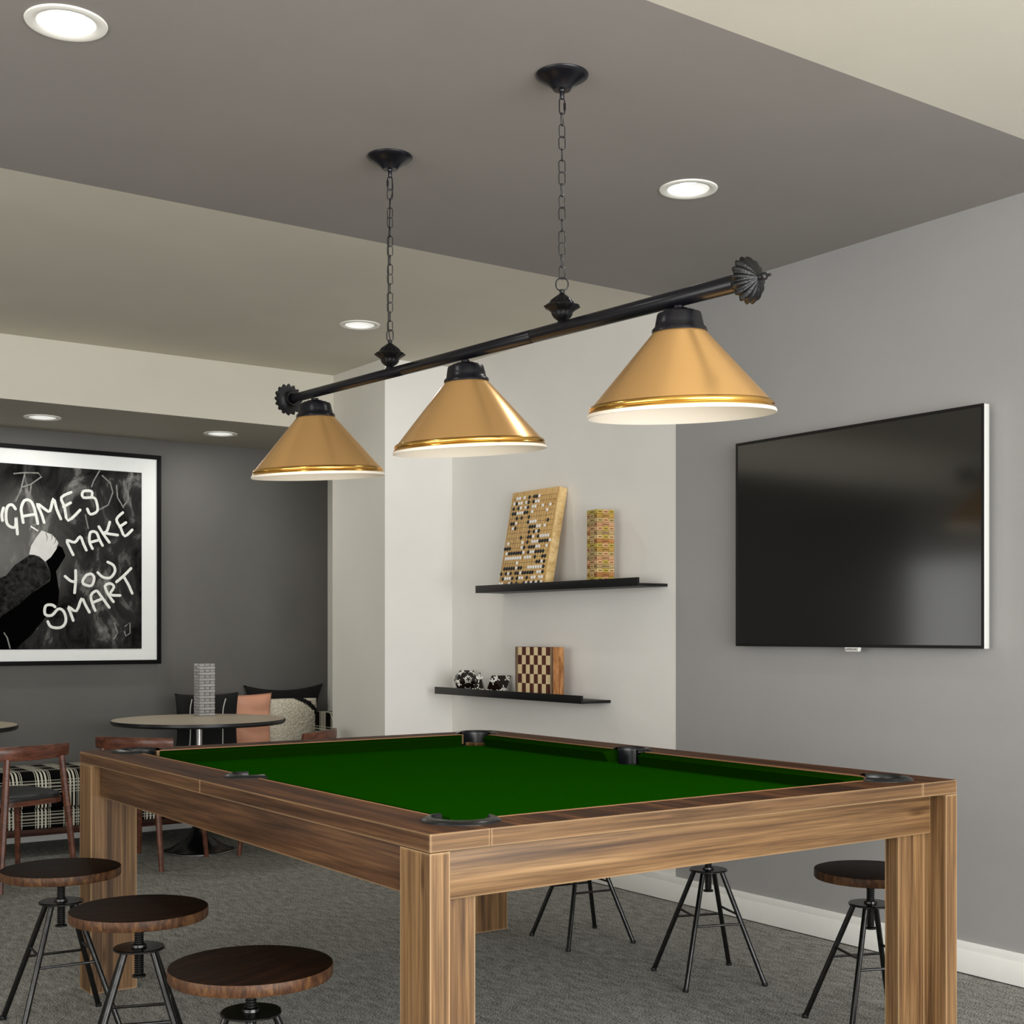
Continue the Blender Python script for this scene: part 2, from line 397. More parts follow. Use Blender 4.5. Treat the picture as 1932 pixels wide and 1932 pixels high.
def chalkboard():
    m, nt, b = new_mat('chalkboard photograph')
    tc = N(nt, 'ShaderNodeTexCoord'); mp = N(nt, 'ShaderNodeMapping'); mp.inputs['Scale'].default_value = (5, 1, 2.6)
    mp.inputs['Rotation'].default_value = (0, .3, 0)
    nt.links.new(tc.outputs['Object'], mp.inputs['Vector'])
    n1 = N(nt, 'ShaderNodeTexNoise'); n1.inputs['Scale'].default_value = 1.3; n1.inputs['Detail'].default_value = 8; n1.inputs['Roughness'].default_value = .65; n1.inputs['Distortion'].default_value = 1.2
    nt.links.new(mp.outputs['Vector'], n1.inputs['Vector'])
    r = N(nt, 'ShaderNodeValToRGB'); cr = r.color_ramp
    cr.elements[0].position = .36; cr.elements[0].color = lin('#0C0C0C'); cr.elements[1].position = .74; cr.elements[1].color = lin('#8E8E8A')
    e = cr.elements.new(.55); e.color = lin('#30302F')
    nt.links.new(n1.outputs['Fac'], r.inputs['Fac'])
    # lighter haze towards the left middle
    sp = N(nt, 'ShaderNodeSeparateXYZ'); nt.links.new(tc.outputs['Object'], sp.inputs[0])
    mr = N(nt, 'ShaderNodeMapRange'); mr.inputs[1].default_value = .45; mr.inputs[2].default_value = 0; mr.inputs[3].default_value = 0; mr.inputs[4].default_value = .55
    vd = N(nt, 'ShaderNodeVectorMath', operation='DISTANCE'); vd.inputs[1].default_value = (0, 0, 0)
    mp5 = N(nt, 'ShaderNodeMapping'); mp5.inputs['Location'].default_value = (-1.93+1.88, 0, -1.66+1.64)
    nt.links.new(tc.outputs['Object'], mp5.inputs['Vector']); nt.links.new(mp5.outputs['Vector'], vd.inputs[0])
    nt.links.new(vd.outputs['Value'], mr.inputs[0])
    mx = N(nt, 'ShaderNodeMix', data_type='RGBA'); mx.inputs[7].default_value = lin('#8A8A86')
    nt.links.new(mr.outputs[0], mx.inputs[0]); nt.links.new(r.outputs['Color'], mx.inputs[6])
    nt.links.new(mx.outputs[2], b.inputs['Base Color']); b.inputs['Roughness'].default_value = .9; b.inputs['Specular IOR Level'].default_value = .08
    return m
M['chalkboard'] = chalkboard()
M['chalk'] = pbr('chalk white', '#E4E6E1', rough=.8, noise=.05, nscale=60)
M['smear'] = pbr('faint chalk', '#7E7E7A', rough=.8, noise=.3, nscale=50)
M['sleeve'] = pbr('dark tweed print', '#252524', rough=.95, noise=.8, nscale=45, spec=.05)
M['shadow_print'] = pbr('printed black', '#020202', rough=.95, spec=.03)
M['hand_print'] = pbr('printed pale hand', '#CFCFCB', rough=.7, noise=.08, nscale=14)
def glass(name):
    m, nt, b = new_mat(name)
    b.inputs['Base Color'].default_value = (.97, .98, .98, 1); b.inputs['Roughness'].default_value = .06
    b.inputs['Transmission Weight'].default_value = .72; b.inputs['IOR'].default_value = 1.45
    tc = N(nt, 'ShaderNodeTexCoord'); nz = N(nt, 'ShaderNodeTexNoise'); nz.inputs['Scale'].default_value = 30
    r = N(nt, 'ShaderNodeValToRGB'); r.color_ramp.elements[0].color = (.85, .86, .86, 1); r.color_ramp.elements[1].color = (1, 1, 1, 1)
    nt.links.new(tc.outputs['Object'], nz.inputs['Vector']); nt.links.new(nz.outputs['Fac'], r.inputs['Fac']); nt.links.new(r.outputs['Color'], b.inputs['Base Color'])
    return m
M['glass'] = glass('clear acrylic')

# ------------------------------------------------------------------ room
XR, H, YD, YB, BZ = 3.983, 2.694, 7.737, 6.802, 2.371
XL, YN = -2.12, -1.7
struct('floor', MB().box(XL-.1, XR+.1, YN, YD+.1, -.06, 0), M['carpet'])
w = struct('wall_right', MB().box(XR, XR+.1, YN, 4.358, 0, H), M['wall_grey'])
struct('wall_right_far', MB().box(XR, XR+.1, 4.358, 6.205, 0, H), M['wall_white'])
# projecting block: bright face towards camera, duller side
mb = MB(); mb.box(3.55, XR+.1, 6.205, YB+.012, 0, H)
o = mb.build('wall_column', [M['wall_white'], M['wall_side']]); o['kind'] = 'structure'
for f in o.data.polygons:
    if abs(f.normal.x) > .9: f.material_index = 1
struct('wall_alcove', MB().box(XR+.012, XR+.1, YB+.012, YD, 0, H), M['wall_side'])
struct('wall_far', MB().box(XL-.1, XR+.1, YD, YD+.1, 0, H), M['wall_dark'])
struct('wall_left', MB().box(XL-.1, XL, YN, YD, 0, H), M['wall_white'])
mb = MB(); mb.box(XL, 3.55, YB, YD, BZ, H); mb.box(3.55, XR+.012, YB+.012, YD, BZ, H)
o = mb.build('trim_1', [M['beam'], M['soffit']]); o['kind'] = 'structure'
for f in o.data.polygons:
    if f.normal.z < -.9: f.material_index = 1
beam = o
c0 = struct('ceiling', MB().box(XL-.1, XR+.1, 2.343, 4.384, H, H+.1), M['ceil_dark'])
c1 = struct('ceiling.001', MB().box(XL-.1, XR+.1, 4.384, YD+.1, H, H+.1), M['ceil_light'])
c2 = struct('ceiling.002', MB().box(XL-.1, XR+.1, YN, 2.343, H, H+.1), M['beam'])
# baseboards
mb = MB(); mb.box(XR-.016, XR, YN, 6.205, 0.004, .086, .002); mb.box(XR-.012, XR, YN, 6.205, .086, .115, .002)
struct('baseboard_right', mb, M['trim'])
mb = MB(); mb.box(3.55, XR-.016, 6.189, 6.205, .004, .086, .002); mb.box(3.55, XR-.012, 6.193, 6.205, .086, .115, .002)
struct('baseboard_column', mb, M['trim'])
mb = MB(); mb.box(XL, XR, YD-.016, YD, .004, .11, .002)
struct('baseboard_far', mb, M['trim'])

# ------------------------------------------------------------------ downlights
DL = [((.965, 3.249), c0, H, 'large round recessed ceiling downlight at the upper left, nearest the viewer'),
      ((3.032, 3.255), c0, H, 'round recessed downlight in the grey ceiling beside the billiard lamp'),
      ((3.07, 5.609), c1, H, 'round recessed downlight in the pale ceiling behind the left lamp chain'),
      ((2.032, 7.27), beam, BZ, 'round downlight in the low soffit above the chalkboard picture'),
      ((3.051, 7.264), beam, BZ, 'round downlight in the low soffit left of the leftmost brass shade')]
for ob, hh in ((c0, H), (c1, H), (beam, BZ)):
    boolean_cut(ob, [(p[0], p[1], hh-.02, hh+.07, .078) for p, c, h2, l in DL if c is ob])
dl0 = thing('downlight', DL[0][3], 'ceiling light', (*DL[0][0], H), 0, 'recessed downlights')
MB().lathe([(.070, -.001), (.074, -.004), (.088, -.0055), (.096, -.004), (.098, 0), (.078, .0005), (.076, .03)], seg=64).build('trim_ring', M['dl_trim'], dl0, world=False)
MB().lathe([(.0765, -.002), (.070, -.001), (.066, .008), (.056, .03), (.051, .034)], seg=64).build('baffle', M['baffle'], dl0, world=False)
MB().lathe([(.0005, .034), (.051, .034), (.051, .037)], seg=64).build('lens', M['lens'], dl0, world=False)
for (p, c, hh, lab) in DL:
    L = bpy.data.lights.new('downlight_beam', 'AREA'); L.shape = 'DISK'; L.size = .1; L.energy = 2.5 if hh > 2.5 else 4; L.color = (1, .97, .92)
    lo = bpy.data.objects.new('downlight_beam', L); COL.objects.link(lo); lo.location = (p[0], p[1], hh-.008)
for (p, c, hh, lab) in DL[1:]:
    dup(dl0, (p[0], p[1], hh), 0, lab)

# ------------------------------------------------------------------ billiard lamp
A = Vector((2.009, 4.166, 2.015)); B = Vector((2.19, 2.204, 2.015))
BD = (B - A).normalized()
lamp = thing('billiard_lamp', 'three-shade brass billiard lamp on a long black bar hung by two chains', 'hanging lamp', (2.1, 3.18, 2.694))
def on_bar(y): t = (y - A.y) / (B.y - A.y); return A + (B - A) * t
s1, s2 = on_bar(3.505), on_bar(2.90)
Bx = B + BD*.03
for p, q, ra, rb_ in ((A, s1, .0152, .0165), (s1, s2, .0165, .0186), (s2, Bx, .0186, .0212)):
    g = BD * .0006
    MB().tube([p+g, p+g*3, q-g*3, q-g], [ra-.0007, ra, rb_, rb_-.0007], seg=32).build('bar', M['black_metal'], lamp)
# end rosettes
for E_, dr in ((A, -BD), (Bx, BD)):
    rot = dr.to_track_quat('Z', 'Y').to_matrix()
    mb = MB()
    mb.lathe([(.0178, -.014), (.0235, -.014), (.0255, -.008), (.0235, .002), (.018, .006), (.022, .010), (.034, .013, .5), (.050, .012, 1), (.0515, .0155, 1),
              (.047, .026, 1), (.038, .036, .9), (.026, .0435, .8), (.015, .048, .5), (.008, .051), (.007, .054)],
             c=E_, seg=112, M=rot, lobes=16, amp=.085)
    r = mb.build('end_rosette', M['cast'], lamp, ang=60)
    MB().lathe([(.007, .052), (.0085, .056), (.006, .060), (.0095, .064), (.009, .069), (.004, .073), (.003, .080), (.0035, .083), (.0002, .086)], c=E_, seg=24, M=rot).build('end_knob', M['cast'], r)
CAN = [(2.047, 3.565), (2.144, 2.795)]
FIN = [on_bar(3.575), on_bar(2.785)]
def oval(cx_, cy_, cz, hw, hh, ang, n=20):
    pts = []
    st = hh - hw
    for k in range(n):
        a = 2*PI*k/n
        x = hw*math.cos(a); z = hw*math.sin(a) + (st if math.sin(a) > 0 else -st)
        pts.append((cx_ + x*math.cos(ang), cy_ + x*math.sin(ang), cz + z))
    return pts
VA = math.atan2(-.578, .816)     # direction of image horizontal in the room
for i, ((cxx, cyy), F_) in enumerate(zip(CAN, FIN)):
    cxx, cyy = F_.x, F_.y
    MB().lathe([(.0002, 0), (.070, 0), (.071, -.002), (.070, -.005), (.062, -.011), (.050, -.018), (.038, -.026), (.029, -.034), (.0245, -.040), (.023, -.042), (.009, -.0425), (.008, -.046), (.0002, -.046)],
               c=(cxx, cyy, H), seg=64).build('canopy', M['black_metal'], lamp)
    MB().lathe([(.006, -.045), (.0065, -.062), (.004, -.066)], c=(cxx, cyy, H), seg=16).build('loop', M['black_metal'], lamp)
    # quick link then chain
    z = H - .066
    mb = MB(); mb.tube(oval(cxx, cyy, z-.019, .0075, .0215, VA+.3), .0017, seg=8, closed=True)
    mb.tube([(cxx + .0075*math.cos(VA+.3)*(1 if i else -1), cyy + .0075*math.sin(VA+.3)*(1 if i else -1), z-.019+dz) for dz in (-.009, .009)], .0035, seg=8)
    mb.build('quick_link', M['black_metal'], lamp)
    z -= .038
    zb = 2.148
    n = 14 if i else 15
    step = (z - zb) / n
    angs = [.15, 1.57, -.2] if i == 0 else [1.2, .15, -.1]
    for k in range(n):
        zc = z - step*(k+.5)
        MB().tube(oval(cxx, cyy, zc, .0086, step/2+.002, VA + angs[k % 3] + (.25 if k % 2 else 0), 16), .00125, seg=6, closed=True).build('chain_link', M['black_metal'], lamp)
    # ring
    rr = .0165 if i else .0125
    MB().tube(oval(F_.x, F_.y, 2.133, rr*(1 if i else .8), .0175, VA, 24), .0019, seg=8, closed=True).build('hanging_ring', M['black_metal'], lamp)
    mb = MB()
    mb.lathe([(.0002, 2.120), (.006, 2.119), (.0075, 2.113), (.005, 2.109), (.009, 2.107), (.012, 2.104), (.018, 2.100, .5), (.028, 2.092, .8), (.034, 2.083, .9), (.036, 2.080), (.043, 2.077, 1),
              (.0475, 2.074, 1), (.046, 2.0715, 1), (.036, 2.064), (.031, 2.060), (.029, 2.058), (.027, 2.052, .9), (.022, 2.044, .9), (.014, 2.038, .5), (.010, 2.035), (.014, 2.031), (.014, 2.026)],
             c=(F_.x, F_.y, 0), seg=96, lobes=12, amp=.045)
    mb.build('bar_finial', M['cast'], lamp, ang=60)
# electric cord along the far chain
x, y = FIN[0].x, FIN[0].y
ux, uy = math.cos(VA), math.sin(VA)
cp = []
for k in range(25):
    t = k/24; z = H-.05 - t*(H-.05-2.112)
    off = .002 + .0065*math.sin(min(1, t*6)*PI) - .0075*min(1, max(0, (t-.12)*3.2)) * (1 if t < .93 else (1-t)/.07)
    cp.append((x+ux*off - .004*uy, y+uy*off + .004*ux, z))
MB().tube(cp, .0016, seg=8).build('cord', M['screw'], lamp)
for (y_, tilt) in ((4.011, 0.035), (3.197, 0.05), (2.368, 0.03)):
    p = on_bar(y_); sc_ = 1.022 if y_ < 3 else 1.0
    # shade hangs very slightly off plumb, about the viewing axis
    T = Matrix.Translation(Vector((p.x, p.y, 1.986))) @ Matrix.Rotation(.072, 4, Vector((.816, -.578, 0))) @ Matrix.Rotation(tilt, 4, Vector((-.578, -.816, 0))) @ Matrix.Diagonal(Vector((sc_, sc_, 1.015, 1))) @ Matrix.Translation(Vector((0, 0, -1.99)))
    MB().lathe([(.0002, 2.0), (.012, 2.0), (.013, 1.994), (.026, 1.9925), (.030, 1.9885, .6), (.036, 1.989, 1), (.041, 1.986, .4), (.0425, 1.984), (.050, 1.9835), (.0525, 1.980), (.0565, 1.962), (.0585, 1.951),
                (.062, 1.948), (.0655, 1.944), (.066, 1.938), (.058, 1.938)], seg=96, M=T, lobes=20, amp=.04).build('shade_cap', M['black_metal'], lamp, ang=50)
    sh = MB().lathe([(.060, 1.941), (.212, 1.766)], seg=128, M=T).build('lamp_shade', M['brass'], lamp, ang=60)
    MB().lathe([(.212, 1.7665), (.216, 1.7655), (.2195, 1.762), (.2205, 1.757), (.2185, 1.7535), (.2215, 1.7515), (.2235, 1.748), (.2235, 1.746)], seg=128, M=T).build('rim', M['brass_rim'], sh, ang=60)
    MB().lathe([(.2236, 1.7465), (.2255, 1.742), (.2252, 1.7385), (.2235, 1.738), (.216, 1.7475), (.206, 1.7685), (.056, 1.9375), (.0002, 1.9375)], seg=128, M=T).build('shade_lining', M['lining'], sh, ang=50)
    MB().lathe([(.0002, 1.808), (.012, 1.810), (.023, 1.818), (.030, 1.832), (.030, 1.846), (.024, 1.864), (.015, 1.884), (.013, 1.905)], seg=32, M=T).build('bulb', M['bulb'], lamp)
    MB().lathe([(.014, 1.9), (.017, 1.9), (.017, 1.937)], seg=24, M=T).build('socket', M['dl_trim'], lamp)
    L = bpy.data.lights.new('shade_light', 'POINT'); L.energy = .2; L.color = (1, .78, .54); L.shadow_soft_size = .03
    lo = bpy.data.objects.new('shade_light', L); COL.objects.link(lo); lo.location = (p.x, p.y, 1.79)

# ------------------------------------------------------------------ pool table
X0, X1, Y0, Y1 = 1.376, 3.067, 2.225, 4.48
TZ, TB = .8, .762
pt = thing('pool_table', 'large rustic wooden pool table with green cloth and black leather pockets', 'pool table', ((X0+X1)/2, (Y0+Y1)/2, 0))
ix0, ix1, iy0, iy1 = 1.522, 2.921, 2.355, 4.35
ym = 3.42
cuts = [(ix0+.012, iy0, .6, .9, .064), (ix1-.012, iy0, .6, .9, .064), (ix0+.012, iy1, .6, .9, .064), (ix1-.012, iy1, .6, .9, .064), (ix0+.0, ym, .6, .9, .052), (ix1, ym, .6, .9, .052)]
cl = [(x-pt.location.x, y-pt.location.y, a, b, r) for x, y, a, b, r in cuts]
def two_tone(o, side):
    # dark top face; x-facing sides darker than the ends, shade put into the colour
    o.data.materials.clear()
    for m in (M['tw_top' if side == 'y' else 'tw_top_x'], M['tw_y_shaded'], M['tw_x']): o.data.materials.append(m)
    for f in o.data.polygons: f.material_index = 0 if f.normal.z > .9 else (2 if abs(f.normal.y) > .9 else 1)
M['tw_top_x'] = wood('table top wood crosswise', ['#24130A', '#4A2D1A', '#6B452A', '#8A5E3B'], 'y', along=1.6, across=26, dist=.4, edge='#A07048', edge_r=.006, rough=.6, spec=.12, off=3)
for (a, b, c, d, ax) in ((X0, ix0, Y0, ym-.0006, 'y'), (X0, ix0, ym+.0006, Y1, 'y'), (ix1, X1, Y0, ym-.0006, 'y'), (ix1, X1, ym+.0006, Y1, 'y'),
                         (ix0+.001, ix1-.001, Y0, iy0, 'x'), (ix0+.001, ix1-.001, iy1, Y1, 'x')):
    o = MB().box(a, b, c, d, TB, TZ, .0015).build('rail', M['tw_y_shaded'], pt)
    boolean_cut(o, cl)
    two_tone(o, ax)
# bed
o = MB().box(ix0, ix1, iy0, iy1, .72, .757).build('bed', M['cloth'], pt); boolean_cut(o, cl)
# cushions
def cushion(p, q, nrm):
    # p,q: end points along the wood edge, nrm: unit vector into the table
    p, q, nrm = Vector((*p, 0)), Vector((*q, 0)), Vector((*nrm, 0))
    d = (q-p).normalized()
    prof = [(0, .757), (0, .7985), (.012, .7995), (.044, .7925), (.050, .789), (.046, .784), (.034, .757)]
    rows = []
    for s, k in ((p, 1), (q, -1)):
        rows.append([s + nrm*a + d*k*a*.6 + Vector((0, 0, z)) for a, z in prof])
    mb = MB(); R = mb.strip_loft(rows)
    mb.bm.faces.new(R[0]); mb.bm.faces.new(list(reversed(R[1])))
    mb.build('cushion', M['cloth_shaded'], pt, ang=30)
    # tan feather strip between wood and cloth
    a, b = p - nrm*.006, q - nrm*.006
    pts = [a, b, b+nrm*.0065, a+nrm*.0065]
    MB().prism([(v.x, v.y) for v in pts], .797, .8014).build('feather_strip', M['feather'], pt)
g, gs = .085, .062
cushion((ix0, iy0+g-.015), (ix0, ym-gs), (1, 0)); cushion((ix0, ym+gs), (ix0, iy1-g+.015), (1, 0))
cushion((ix1, iy0+g-.015), (ix1, ym-gs), (-1, 0)); cushion((ix1, ym+gs), (ix1, iy1-g+.015), (-1, 0))
cushion((ix0+g, iy0), (ix1-g, iy0), (0, 1)); cushion((ix0+g, iy1), (ix1-g, iy1), (0, -1))
# pockets
def pocket(x, y, r, open_dir, half):
    a0 = open_dir + half; a1 = open_dir + 2*PI - half
    k = r/.064
    mb = MB()
    mb.lathe([(.060*k, .700), (.061*k, .795), (.062*k, .8055), (.066*k, .8095), (.074*k, .808), (.084*k, .8035), (.087*k, .8008), (.087*k, .799)], c=(x, y, 0), seg=60, a0=a0, a1=a1)
    o = mb.build('pocket', M['leather'], pt, ang=50)
    MB().lathe([(.0002, .702), (.055*k, .702), (.0605*k, .712), (.0615*k, .745)], c=(x, y, 0), seg=48).build('cup', M['cup'], o)
pocket(ix0+.012, iy0, .064, PI/4, .95); pocket(ix1-.012, iy0, .064, 3*PI/4, .95)
pocket(ix0+.012, iy1, .064, -PI/4, .95); pocket(ix1-.012, iy1, .064, -3*PI/4, .95)
pocket(ix0, ym, .052, 0, 1.2); pocket(ix1, ym, .052, PI, 1.2)
# aprons
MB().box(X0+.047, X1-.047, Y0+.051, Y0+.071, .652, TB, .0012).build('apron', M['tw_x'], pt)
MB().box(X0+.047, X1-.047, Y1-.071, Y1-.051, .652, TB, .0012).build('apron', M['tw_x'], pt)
MB().box(X0+.030, X0+.050, Y0+.117, Y1-.117, .655, TB, .0012).build('apron', M['tw_y_shaded'], pt)
MB().box(X1-.050, X1-.030, Y0+.117, Y1-.117, .655, TB, .0012).build('apron', M['tw_y_shaded'], pt)
# L-shaped legs
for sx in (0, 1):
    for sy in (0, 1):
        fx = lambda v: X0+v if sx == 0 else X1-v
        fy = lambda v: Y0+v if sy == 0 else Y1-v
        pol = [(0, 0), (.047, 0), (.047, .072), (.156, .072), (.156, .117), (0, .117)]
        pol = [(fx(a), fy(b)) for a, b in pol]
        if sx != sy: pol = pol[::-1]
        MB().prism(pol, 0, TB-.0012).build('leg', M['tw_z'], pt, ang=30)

# ------------------------------------------------------------------ stools
def make_stool(label, loc, rz, R=.177):
    t = thing('stool', label, 'stool', loc, rz, 'screw stools around the pool table')
    s = MB()
    s.mi = 0; s.lathe([(.0002, .4825), (R-.004, .4825), (R-.001, .4815)], seg=96)
    s.mi = 1; s.lathe([(R-.001, .4815), (R, .4795), (R, .459), (R-.002, .4555), (.0002, .4555)], seg=96)
    s.build('seat', [M['seat_top'], M['seat_edge']], t, world=False)
    prof = [(.0002, .457), (.011, .456)]
    z = .453
    while z > .313:
        prof += [(.0125, z), (.0125, z-.0018), (.0098, z-.003), (.0098, z-.0048)]; z -= .006
    prof += [(.011, .309), (.0175, .307), (.0175, .302), (.0002, .302)]
    MB().lathe(prof, seg=20).build('screw', M['screw'], t, world=False, ang=20)
    MB().lathe([(.013, .381), (.064, .381), (.066, .379), (.066, .375), (.013, .374)], seg=48).build('plate', M['stool_metal'], t, world=False)
    MB().lathe([(.0131, .388), (.019, .387), (.020, .381)], seg=24).build('nut', M['stool_metal'], t, world=False)
    P = []
    for k in range(4):
        a = PI/4 + k*PI/2
        top = Vector((.049*math.cos(a), .049*math.sin(a), .376)); bot = Vector((.205*math.cos(a), .205*math.sin(a), .004))
        P.append((top, bot))
        l = MB().tube([top, bot], .0085, seg=16).build('leg', M['stool_metal'], t, world=False)
        MB().lathe([(.0002, 0), (.0098, 0), (.0102, .004), (.0098, .010), (.0088, .012)], c=(bot.x, bot.y, 0), seg=16).build('foot', M['screw'], l, world=False)
    for k in range(4):
        zz = .232 if k % 2 else .202
        f = lambda pr: pr[0].lerp(pr[1], (.376-zz)/.372)
        MB().tube([f(P[k]), f(P[(k+1) % 4])], .0042, seg=10).build('stretcher', M['stool_metal'], t, world=False)
    return t
D = math.radians
make_stool('round wooden screw stool left of the pool table, nearest the viewer', (1.184, 2.652, 0), D(20))
make_stool('round wooden screw stool left of the pool table, the middle one', (1.188, 3.366, 0), D(-20))
make_stool('round wooden screw stool left of the pool table, farthest by the dining chair', (1.197, 4.082, 0), D(-5))
make_stool('dark screw stool partly hidden by the right front table leg', (3.195, 2.625, 0), D(-22), .168)
make_stool('screw stool behind the front apron whose black frame shows below it', (3.197, 3.332, 0), D(-20), .168)
make_stool('farthest screw stool behind the pool table, only its splayed legs showing', (3.198, 4.04, 0), D(-8), .168)

# ------------------------------------------------------------------ television
tv = thing('television', 'large black flat screen television mounted on the grey right wall', 'television', (XR-.03, 3.33, 1.147))
y0, y1, z0, z1 = 2.738, 3.922, 1.147, 1.990
MB().box(3.926, 3.955, y0, y1, z0, z1, .001).build('body', M['silver'], tv)
mb = MB()
for a, b, c, d in ((y0, y1, z1-.011, z1), (y0, y1, z0, z0+.011), (y0, y0+.008, z0+.011, z1-.011), (y1-.008, y1, z0+.011, z1-.011)):
    mb.box(3.920, 3.926, a, b, c, d)
mb.build('bezel', M['bezel'], tv)
MB().box(3.9222, 3.9262, y0+.008, y1-.008, z0+.011, z1-.011).build('screen', M['screen'], tv)
MB().box(3.955, XR-.0005, 3.05, 3.61, 1.35, 1.79).build('wall_mount', M['bezel'], tv)
bd = MB()
Mx = Matrix(((0, 0, 1, 3.918), (-1, 0, 0, 3.305), (0, 1, 0, 1.1395), (0, 0, 0, 1)))
bd.prism([(-.033, .0078), (-.029, -.0078), (.029, -.0078), (.033, .0078)], -.004, .012, Mx)
bo = bd.build('badge', M['silver'], tv)
tm = text_mesh('SAMSUNG', .0125, .0003)
tm.transform(Mx @ Matrix.Translation((0, 0, -.0043)) @ Matrix.Diagonal((1, 1, -1, 1))); tm.flip_normals()
tm.transform(Matrix.Translation(-(Vector(tv.location))))
tm.materials.append(M['badge_text']); to = bpy.data.objects.new('lettering', tm); COL.objects.link(to); to.parent = bo

# ------------------------------------------------------------------ wall shelves
def shelf(ya, yb, z, label):
    t = thing('wall_shelf', label, 'shelf', (XR-.001, (ya+yb)/2, z))
    MB().box(3.815, XR-.0005, ya, yb, z, z+.013, .0008).build('ledge', M['shelf'], t)
    MB().box(3.805, 3.815, ya, yb, z, z+.038, .0008).build('lip', M['shelf'], t)
shelf(4.411, 5.703, 1.4105, 'upper black wall ledge holding the go board and wooden block tower')
shelf(4.811, 6.105, .870, 'lower black wall ledge holding the dice and chessboard box')
S1, S2 = 1.4237, .8832

# go board
ZB = S1
tl = math.atan2(.090, .475)
go = thing('go_board', 'pale wooden go board leaning on the wall, dotted with stones', 'board game', (3.850, 5.343, ZB))
R_ = Matrix.Rotation(tl, 4, 'Y')
# local frame of the board: x = into wall (thickness), y, z up; then tilt about bottom front edge
GW, GH, GT = .402, .512, .050
T_ = Matrix.Translation((3.8362, 5.343, ZB+.0005)) @ R_
mb = MB(); mb.box(0, GT, -GW/2, GW/2, 0, GH, .004, mat=T_)
o = mb.build('board', [M['go_wood'], M['go_side']], go)
for f in o.data.polygons:
    if f.normal.y < -.8 or f.normal.y > .8: f.material_index = 1
mb = MB(); cs = .0209; rs = .0263; gx = GW/2 - .012; gz = GH - .036
for c in range(19):
    mb.box(-.0004, .0004, gx-c*cs-.0006, gx-c*cs+.0006, gz-18*rs, gz, mat=T_)
for r in range(19):
    mb.box(-.0004, .0004, gx-18*cs, gx, gz-r*rs-.0007, gz-r*rs+.0007, mat=T_)
mb.build('grid_lines', M['line'], go)
ROWS = ["..WW.W.B.BBW", ".WBWW.WB.BWW", ".B.BW.WB.WW..W..W", ".BBWWWBB.W.....W", "...B.B..B", ".BBW....BWWW....B", "..WB.....BBBWW.W", ".........B.BWB",
        "......B..BBW.BWWWW", ".W.....W.B.WWWBBBBW", "BBB....WB.BBBWW..W", ".WBBBBBBW.BWWBBBB", ".WWWWWWW.WWW.B..BB", "......W.......BBWB",
        ".BBBBBWBB..WWWWWWB", "B.BWB.BBWBBBBB.WWB", ".BWWWB.BWW.B.WW.WW", "WW..WB.B..BWBWBWBW", "....W........B"]
def stone_mesh(col):
    mb = MB(); mb.lathe([(.0001, .0048), (.004, .0045), (.0075, .0034), (.0096, .0015), (.0098, .0003), (.009, -.0002), (.0001, -.0002)], seg=14)
    bm = mb.bm; bmesh.ops.recalc_face_normals(bm, faces=bm.faces)
    me = bpy.data.meshes.new('go_stone'); bm.to_mesh(me); bm.free()
    for f in me.polygons: f.use_smooth = True
    me.materials.append(col); return me
SB, SW = stone_mesh(M['stone_b']), stone_mesh(M['stone_w'])
Q = Matrix.Rotation(-PI/2, 4, 'Y')   # local z -> -x
for r, row in enumerate(ROWS):
    for c, ch in enumerate(row):
        if ch == '.': continue
        zz = gz - r*rs
        if zz < .02: continue
        o = bpy.data.objects.new('go_stone', SB if ch == 'B' else SW); COL.objects.link(o)
        o.matrix_world = T_ @ Matrix.Translation((-.0006, gx - c*cs, zz)) @ Q
        tag(o, ('black' if ch == 'B' else 'white') + ' round go stone sitting on the leaning go board', 'go stone', ('black' if ch == 'B' else 'white') + ' go stones on the go board')

# wooden block tower
def block_tower(name, cx, cy, z0, w, hgt, rz, mats, layer_label, cat, group, gap=.0006, stamp=False, bev=.0012):
    n = 18; lh = hgt/n; bw = w/3
    cache = {}
    for L in range(n):
        par = L % 2
        for k in range(3):
            mi = (L*5 + k*3 + (L*k) % 4) % len(mats)
            key = (par, k, mi)
            if mi not in cache:
                mb = MB(); mb.box(-w/2, w/2, -bw/2+gap, bw/2-gap, gap/2, lh-gap/2, bev, 1)
                if stamp:
                    mb.mi = 1
                    for sx in (-1, 1):
                        for q in range(3): mb.box(sx*w/2-.0003, sx*w/2+.0003, -.009+q*.0065, -.0045+q*.0065, lh*.3, lh*.62)
                    for q in range(5): mb.box(-.018+q*.0075, -.0125+q*.0075, -bw/2+gap-.0003, bw/2-gap+.0003, lh*.3, lh*.6)
                o0 = mb.build(name, [mats[mi], M['stamp']] if stamp else [mats[mi]], ang=30); me = o0.data; bpy.data.objects.remove(o0)
                cache[mi] = me
            o = bpy.data.objects.new(name, cache[mi]); COL.objects.link(o)
            a = rz + (PI/2 if par else 0)
            offv = Matrix.Rotation(a, 3, 'Z') @ Vector((0, (k-1)*bw, 0))
            o.location = (cx+offv.x, cy+offv.y, z0 + L*lh); o.rotation_euler = (0, 0, a)
            tag(o, layer_label(L, k, par), cat, group)
ORD = ['top', 'second', 'third', 'fourth', 'fifth', 'sixth', 'seventh', 'eighth', 'ninth', 'tenth', 'eleventh', 'twelfth', 'thirteenth', 'fourteenth', 'fifteenth', 'sixteenth', 'seventeenth', 'bottom']
POSA = ['near', 'middle', 'far']; POSB = ['right-hand', 'middle', 'left-hand']
M['stamp'] = pbr('dark stamp ink', '#5A3A20', rough=.7)
